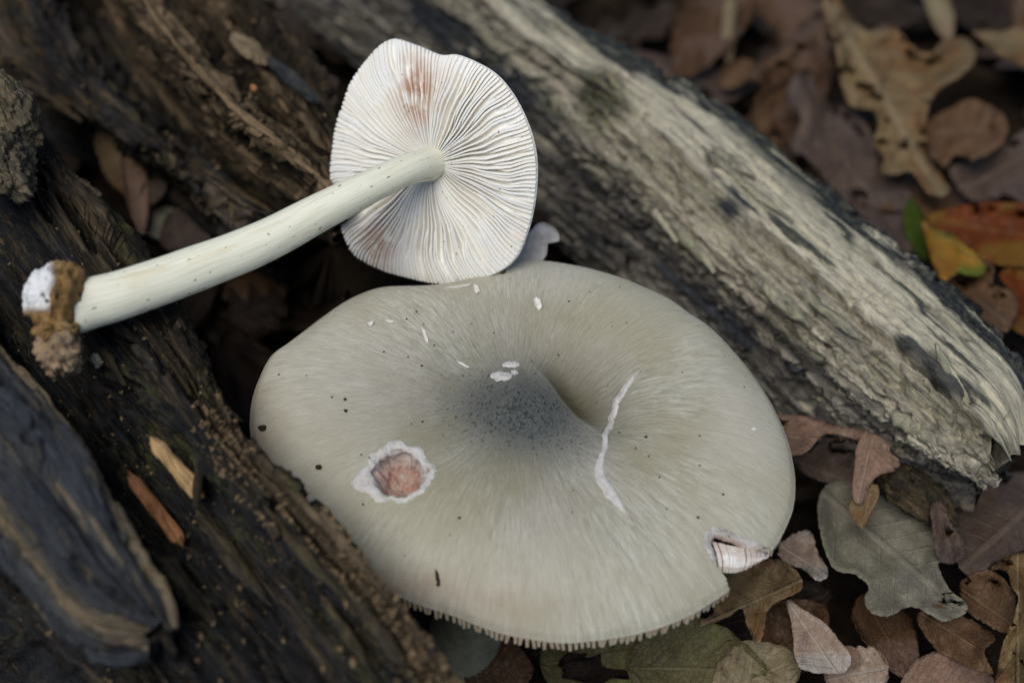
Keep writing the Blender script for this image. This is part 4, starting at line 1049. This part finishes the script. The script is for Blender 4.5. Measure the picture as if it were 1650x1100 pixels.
def litter():
    protos = []
    for q in range(8):
        v, f, luv = leaf_geo(random.uniform(4, 6.5), random.uniform(2.2, 3.6), ['beech', 'oak'][q % 2], roll=random.uniform(-1, 1), bend=random.uniform(-.6, .6), ripple=.25, seed=60 + q, ns=30, nt=13)
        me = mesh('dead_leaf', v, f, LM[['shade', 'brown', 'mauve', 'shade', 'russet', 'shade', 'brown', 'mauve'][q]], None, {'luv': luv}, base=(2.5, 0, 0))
        protos.append(me)
    spots = []
    while len(spots) < 210:
        x, y = random.uniform(-17, 26), random.uniform(-12, 27)
        q, d = proj(np.array([x, y, .5]))
        if not (-350 < q[0] < 1900 and -120 < q[1] < 1450): continue
        spots.append((x, y))
    cols = ['dark brown', 'brown', 'mauve-brown', 'dark brown', 'russet', 'dark brown', 'brown', 'mauve-brown']  # the dark brown ones have gap shade painted into their colour
    used = set()
    for i, (x, y) in enumerate(spots):
        q = random.choice([0, 3, 5]) if x < 4 or y < 8 else random.choice([0, 1, 2, 3, 4, 5, 6, 7])  # near and left litter takes only the leaves painted dark for shade
        p = protos[q]; o = p if q not in used else p.copy()
        if q in used: COL.objects.link(o)
        used.add(q)
        o.location = (x * CM, y * CM, random.uniform(.0, .7) * CM)
        o.rotation_euler = (random.uniform(-.45, .45), random.uniform(-.45, .45), random.uniform(0, 6.28))
        sh = ['oval', 'lobed'][q % 2]
        props(o, f'plain {cols[q]} {sh} leaf of the litter bed on the soil', 'leaf', f'{cols[q]} {sh} leaves of the litter bed')
litter()

# ================================================================== SMALL THINGS
def sliver(label, a, b, wpx, mat, lift=.05, seed=0, name='wood_splinter'):
    (x0, y0), (x1, y1) = a, b
    g = GL[0]; pp, _ = proj(g)
    def hit(x, y):
        m = (pp[..., 0] - x) ** 2 + (pp[..., 1] - y) ** 2 + 2000 * (GL[1][..., 2] < .1)
        i, j = np.unravel_index(np.argmin(m), m.shape); return g[i, j] + np.array([0, -.12, lift + .30])
    A, B = hit(x0, y0), hit(x1, y1); dd = min((A - CAM) @ F_, (B - CAM) @ F_)
    A, B = px(x0, y0, d=(A - CAM) @ F_ * .4 + dd * .6), px(x1, y1, d=(B - CAM) @ F_ * .4 + dd * .6)
    x = unit(B - A); y = unit(np.cross([0, -.5, .8], x)); z = np.cross(x, y); L = np.linalg.norm(B - A); w_ = wpx * dd / FPX
    n, m = 26, 12; v = []
    for k in range(n):
        t = k / (n - 1); r = w_ * (min(1, t * 4 + .45)) * (min(1, (1 - t) * 6 + .65)) * (1 + .15 * float(perlin(np.array([t * 5, seed, 0]))))
        for q in range(m):
            an = 2 * math.pi * q / m; sq = 1 / max(abs(math.cos(an)), abs(math.sin(an)))
            jag = .10 * w_ * float(perlin(np.array([q * .9, seed * 2.0, t * 2])))
            en = (t > .98 or t < .02) * w_ * .8 * float(perlin(np.array([q * .8, seed * 4.0, 1])))
            v.append(A + x * (L * t + en) + y * (r * .42 * sq * math.cos(an) + jag) + z * (r * .26 * sq * math.sin(an) + jag * .6) + z * .04 * math.sin(t * 4 + seed) - z * .10 * w_ * (abs(math.cos(an)) < .3) * (math.sin(an) > 0) * (t > .3))
    f = [[k * m + q, k * m + (q + 1) % m, (k + 1) * m + (q + 1) % m, (k + 1) * m + q] for k in range(n - 1) for q in range(m)] + [list(range(m))[::-1], [(n - 1) * m + q for q in range(m)]]
    o = mesh(name, v, f, mat, None, wood_attrs(np.array(v), x, .6, 0, 0)); return props(o, label, 'splinter')
sliver('orange-red wood splinter lying alone in the hollow of the dark log', (210, 766), (290, 872), 26, M_SPLINT, seed=1)
sliver('tan split wood splinter with a dark crack', (247, 708), (322, 800), 30, M_SPLINT2, seed=2)
sliver('short pale chip of wood beside the soil clod', (150, 572), (162, 590), 18, MW_PALE, seed=3, name='wood_chip')

def scrap(label, x, y, wpx, hpx, rot, seed, mat, d=None, name='flake', cat='flake', curl=.4):
    P, N = on_cap(x, y) if d is None else (px(x, y, d=d), unit(-F_))
    dd = (P - CAM) @ F_; w_, h_ = wpx * dd / FPX, hpx * dd / FPX
    t1 = unit(R_ - N * (R_ @ N)); t2 = np.cross(N, t1); ca, sa = math.cos(rot), math.sin(rot)
    a, b = t1 * ca + t2 * sa, -t1 * sa + t2 * ca
    n = 20; v = []
    for e in (.012, -.004):
        for q in range(n):
            an = 2 * math.pi * q / n; r = 1 + .35 * float(perlin(np.array([q * .6, seed * 3.1, 0])))
            u_, v_ = r * math.cos(an), r * math.sin(an)
            for rf in (1, .6, .05):
                v.append(P + a * u_ * rf * w_ / 2 + b * v_ * rf * h_ / 2 + N * (e + .01 + curl * w_ * .3 * (u_ * rf) ** 2))
    f = []
    for s_ in (0, 1):
        o = s_ * n * 3
        for q in range(n):
            for e in range(2):
                fc = [o + q * 3 + e, o + q * 3 + e + 1, o + ((q + 1) % n) * 3 + e + 1, o + ((q + 1) % n) * 3 + e]
                f.append(fc[::-1] if s_ == 0 else fc)
    for q in range(n): f.append([q * 3, ((q + 1) % n) * 3, n * 3 + ((q + 1) % n) * 3, n * 3 + q * 3])
    return props(mesh(name, v, f, mat, None, {'pink': np.zeros(len(v))}), label, cat)
scrap('white cupped flake on the grey cap below the torn scrap', 866, 490, 13, 24, .3, 1, M_FLAKE, curl=1.2)
scrap('tiny yellowish curled flake alone near the rear left cap rim', 596, 523, 12, 8, .3, 2, M_FLAKE, curl=1.0)
scrap('thin white curved sliver on the grey cap behind the umbo', 685, 542, 5, 34, .35, 3, M_FLAKE, curl=.1)
scrap('short white fibre just left of the bare umbo patches', 746, 588, 22, 4, -.5, 4, M_FLAKE, curl=.1)
scrap('pale sliver lying under the lower edge of the white gills', 767, 467, 9, 22, .2, 5, M_FLAKE, curl=.2)
scrap('pinkish torn flake wedged under the white gills', 738, 463, 44, 7, .15, 6, M_FLAKE, curl=.1)
scrap('small brown bud scale on the grey cap beside the white gills', 810, 438, 9, 16, .1, 7, M_CRUMB, curl=.4)
scrap('dark curved crumb near the pinkish front edge of the grey cap', 705, 930, 6, 26, .2, 8, M_SOILC, curl=.1)
scrap('tiny white spot-like flake near the right rim of the grey cap', 1212, 692, 9, 6, .1, 9, M_FLAKE, curl=.1)
scrap('thin translucent flake left of the white sliver', 627, 519, 16, 5, -.2, 10, M_FLAKE, curl=.1)

def torn_scrap():
    P = [(812,410),(838,398),(850,378),(872,358),(896,370),(901,388),(884,392),(880,412),(862,428),(820,430)]
    pts = closed_resample([px(a, b, d=29.35 - (b - 380) * .004) for a, b in P], 60)
    c = pts.mean(0); v = []
    N = unit(-F_)
    for e in (.06, -.05):
        for q in range(60):
            for rf in (1, .8, .45, .02):
                p = c + (pts[q] - c) * rf; v.append(p + N * (e * (1 if rf < 1 else .3) + .06 * float(fbm(p * 1.5, 3))))
    f = []
    for s_ in (0, 1):
        o = s_ * 240
        for q in range(60):
            for e in range(3):
                fc = [o + q * 4 + e, o + q * 4 + e + 1, o + ((q + 1) % 60) * 4 + e + 1, o + ((q + 1) % 60) * 4 + e]; f.append(fc if s_ == 0 else fc[::-1])
    for q in range(60): f.append([q * 4, 240 + q * 4, 240 + ((q + 1) % 60) * 4, ((q + 1) % 60) * 4])
    props(mesh('mushroom_scrap', v, f, M_FLESH, None, {'pink': np.full(len(v), .10)}), 'pale pinkish torn scrap of cap behind the rear rim of the grey cap', 'mushroom scrap')
torn_scrap()

def soil_crumbs():
    dots = [(556,643,7),(558,662,8),(424,690,16),(515,752,12),(606,736,5),(596,737,5),(680,680,5),(706,940,8),(671,502,4),(655,514,4),(700,556,4),(683,523,3),(760,522,3),(730,535,3),(618,567,4),(658,575,4),(450,603,4),(494,604,3),(535,640,4),(680,590,5),(900,572,4),(1010,520,3),(916,486,4),(950,470,3),(1062,768,4),(1046,735,4),(1024,722,4),(1042,704,6),(997,697,4),(1128,702,4),(1127,750,4),(1166,797,5),(1125,834,6),(740,834,6),(585,812,5),(583,732,4),(1100,600,3),(875,640,3)]
    for k, (x, y, s) in enumerate(dots):
        P, N = on_cap(x, y); r = s * ((P - CAM) @ F_) / FPX * .45
        v, f = blob(P + N * r * .35, (r, r * .8, r * .6), None, .7, k, 6, 1.3)
        props(mesh('soil_crumb', v, f, M_SOILC), 'tiny dark soil crumb lying on the grey cap skin', 'crumb', 'soil crumbs on the grey cap')
soil_crumbs()

def wood_crumbs():
    V, Fc = [], []; n0 = 0
    for (g, N), cnt, lo in ((GL, 900, 0), (GL, 1500, 1), (GU, 350, 0)):
        nv, nu = g.shape[:2]; k = 0; tries = 0
        while k < cnt and tries < cnt * 30:
            tries += 1
            i, j = random.randrange(nv), random.randrange(nu)
            if N[i, j, 2] < .35 or g[i, j, 2] < 3: continue
            if lo and not (i < nv * .16 and j > nu * .55): continue
            if float(perlin(np.array([i * .03, j * .02, 1.0 + cnt]))) < random.uniform(-.5, .3): continue
            r = random.choice([.015, .02, .02, .03, .03, .04, .06]) * random.uniform(.7, 1.3)
            a = unit(rng.normal(size=3)); b = unit(np.cross(a, rng.normal(size=3))); c = np.cross(a, b)
            p = g[i, j] + N[i, j] * r * .4
            o = [p + a * r * random.uniform(.8, 2.0), p - a * r * random.uniform(.8, 1.6), p + b * r, p - b * r * .8, p + c * r * .7, p - c * r * .7]
            V += o; Fc += [[n0 + q for q in t] for t in ((0,2,4),(2,1,4),(1,3,4),(3,0,4),(2,0,5),(1,2,5),(3,1,5),(0,3,5))]; n0 += 6; k += 1
    o = mesh('wood_crumbs', V, Fc, M_CRUMB, None, None, smooth=False, base=(0, 0, 3))
    props(o, 'loose crumbs of rotten wood scattered over the logs', kind='stuff')
wood_crumbs()

def chunk(label, x, y, d, size, seed, mat, ax=(.64, -.77, 0), rough=.5, pale=.5, stain_shade=.3, moss=.4):
    ax = unit(np.array(ax)); b = unit(np.cross(ax, [0, 0, 1.0])); c = np.cross(b, ax)
    v, f = blob(px(x, y, d=d), size, [ax, b, c], rough, seed, 60, 1.7)
    return props(mesh('wood_chunk', v, f, mat, None, wood_attrs(v, ax, pale, stain_shade, moss)), label, 'wood chunk')
chunk('lumpy tan chunk of rotten wood at the upper end of the dark log', 0, 180, 27.2, (1.1, .65, .6), 4, MW_GREY, pale=.6, stain_shade=.2)
chunk('pitted brownish chunk of rotten wood resting below the tan chunk', -5, 262, 26.4, (.95, .62, .6), 6, MW_GREY, rough=.7, pale=.3)
chunk('split dark shard of wood under the end of the pale log', 1465, 790, 29.0, (1.1, .4, .4), 8, MW_BROWN, pale=.1)

def wood_fibres():
    V, Fc = [], []; n0 = 0
    for (g, N), cnt in ((GL, 420), (GU, 300), (GR, 160)):
        nv, nu = g.shape[:2]; k = 0
        while k < cnt:
            i, j = random.randrange(nv), random.randrange(2, nu - 2)
            if N[i, j, 2] < .15 or g[i, j, 2] < 3: continue
            d0 = unit(unit(g[i, j + 1] - g[i, j]) * random.choice([-1, 1]) + N[i, j] * random.uniform(.1, .9) + rng.normal(size=3) * .35)
            L = random.uniform(.12, .55); p = g[i, j] - N[i, j] * .01; r = random.uniform(.004, .010); cv = rng.normal(size=3) * .8
            for q in range(5):
                t = q / 4; c = p + d0 * L * t + cv * L * t * t * .4
                a = unit(np.cross(d0, [0.3, .2, 1])); b = np.cross(d0, a); rr_ = r * (1 - .7 * t)
                V += [c + a * rr_, c + (b * .87 - a * .5) * rr_, c - (b * .87 + a * .5) * rr_]
            for q in range(4):
                for e in range(3):
                    Fc.append([n0 + q * 3 + e, n0 + q * 3 + (e + 1) % 3, n0 + q * 3 + 3 + (e + 1) % 3, n0 + q * 3 + 3 + e])
            n0 += 15; k += 1
    props(mesh('wood_fibres', V, Fc, M_CRUMB, None, None, base=(0, 0, 3)), 'loose hair-thin fibres frayed from the rotten logs', kind='stuff')
wood_fibres()
chunk('pale grey bark flake stuck on the splintered brown log', 402, 78, 32.2, (.62, .24, .10), 21, MW_GREY, rough=.5, pale=1.0, stain_shade=0, moss=0)
chunk('blue-grey strip of bark on the far edge of the splintered log', 470, 128, 31.6, (1.0, .16, .14), 22, MW_GREY, rough=.5, pale=.2, stain_shade=1.0)
chunk('tiny bright orange fleck of wood on the splintered log', 409, 142, 30.9, (.10, .07, .07), 23, M_SPLINT, rough=.5, pale=.8, stain_shade=0, moss=0)

def splinters_on(root, g, N, spots, mat, seed, pale):
    """raised shards of split wood lying along the grain, each a part of its log"""
    pp, _ = proj(g); up = N[..., 2] > -.2
    for q, (x, y, L, w_) in enumerate(spots):
        m = (pp[..., 0] - x) ** 2 + (pp[..., 1] - y) ** 2 + 1e6 * ~up
        i, j = np.unravel_index(np.argmin(m), m.shape)
        j = min(max(j, 12), g.shape[1] - 13)
        ax = unit(g[i, j + 10] - g[i, j - 10]); n_ = unit(N[max(i - 4, 0):i + 5, j - 4:j + 5].reshape(-1, 3).mean(0)); b = unit(np.cross(n_, ax)); n_ = np.cross(ax, b)
        K = 22; v = []
        for k in range(K):
            t = k / (K - 1); sh = (min(1, t * 5 + .1) * min(1, (1 - t) * 2.5 + .08)); wd = w_ * sh * (1 + .4 * float(perlin(np.array([t * 5, q * 3.1 + seed, 0]))))
            off = .25 * w_ * float(perlin(np.array([t * 3, q * 2.3, seed])))
            lift = .06 + .16 * t ** 2 * (q % 3) * .5
            c = g[i, j] + ax * L * (t - .5) + b * off + n_ * (lift - .04)
            for e in range(8):
                an = 2 * math.pi * e / 8 + .4; jr = 1 + .45 * float(perlin(np.array([t * 9, e * 1.7, q + seed])))
                v.append(c + (b * math.cos(an) * wd * .5 + n_ * math.sin(an) * (.05 + .22 * wd)) * jr)
        f = [[k * 8 + e, k * 8 + (e + 1) % 8, (k + 1) * 8 + (e + 1) % 8, (k + 1) * 8 + e] for k in range(K - 1) for e in range(8)] + [list(range(8))[::-1], [(K - 1) * 8 + e for e in range(8)]]
        v = np.array(v)
        mesh('splinter', v, f, mat, root, wood_attrs(v, ax, pale, .4, .3))
splinters_on(LOG_R, *GR, [(1010,300,2.4,.30),(1120,395,1.8,.35),(1200,300,3.0,.22),(1255,480,2.2,.4),(1330,500,3.2,.25),(1390,600,1.6,.35),(1450,560,2.6,.25),(1180,265,1.4,.3),(840,95,2.6,.25),(910,55,2.2,.2),(1090,240,2.0,.25),(1480,690,1.4,.4),(1060,345,2.0,.25),(1540,620,1.8,.22)], MW_PALE, 3, .75)
splinters_on(LOG_U, *GU, [(300,90,3.2,.22),(420,212,2.0,.22),(480,262,2.2,.25),(345,140,2.0,.16),(440,135,2.4,.3),(505,215,1.6,.25),(90,165,2.0,.3),(200,225,1.8,.3),(330,230,2.2,.3),(150,110,2.0,.35),(390,70,2.2,.3),(440,290,2.2,.25)], MW_BROWN, 5, .75)
splinters_on(LOG_L, *GL, [(400,800,2.4,.22),(500,900,2.6,.25),(330,740,2.8,.3),(460,960,2.6,.3),(620,1030,2.2,.25),(250,600,2.6,.3),(210,440,2.4,.25),(160,560,2.2,.25),(380,900,2.4,.3),(300,950,2.2,.35),(560,1020,2.0,.22),(120,330,2.4,.3)], MW_DARK, 8, .25)
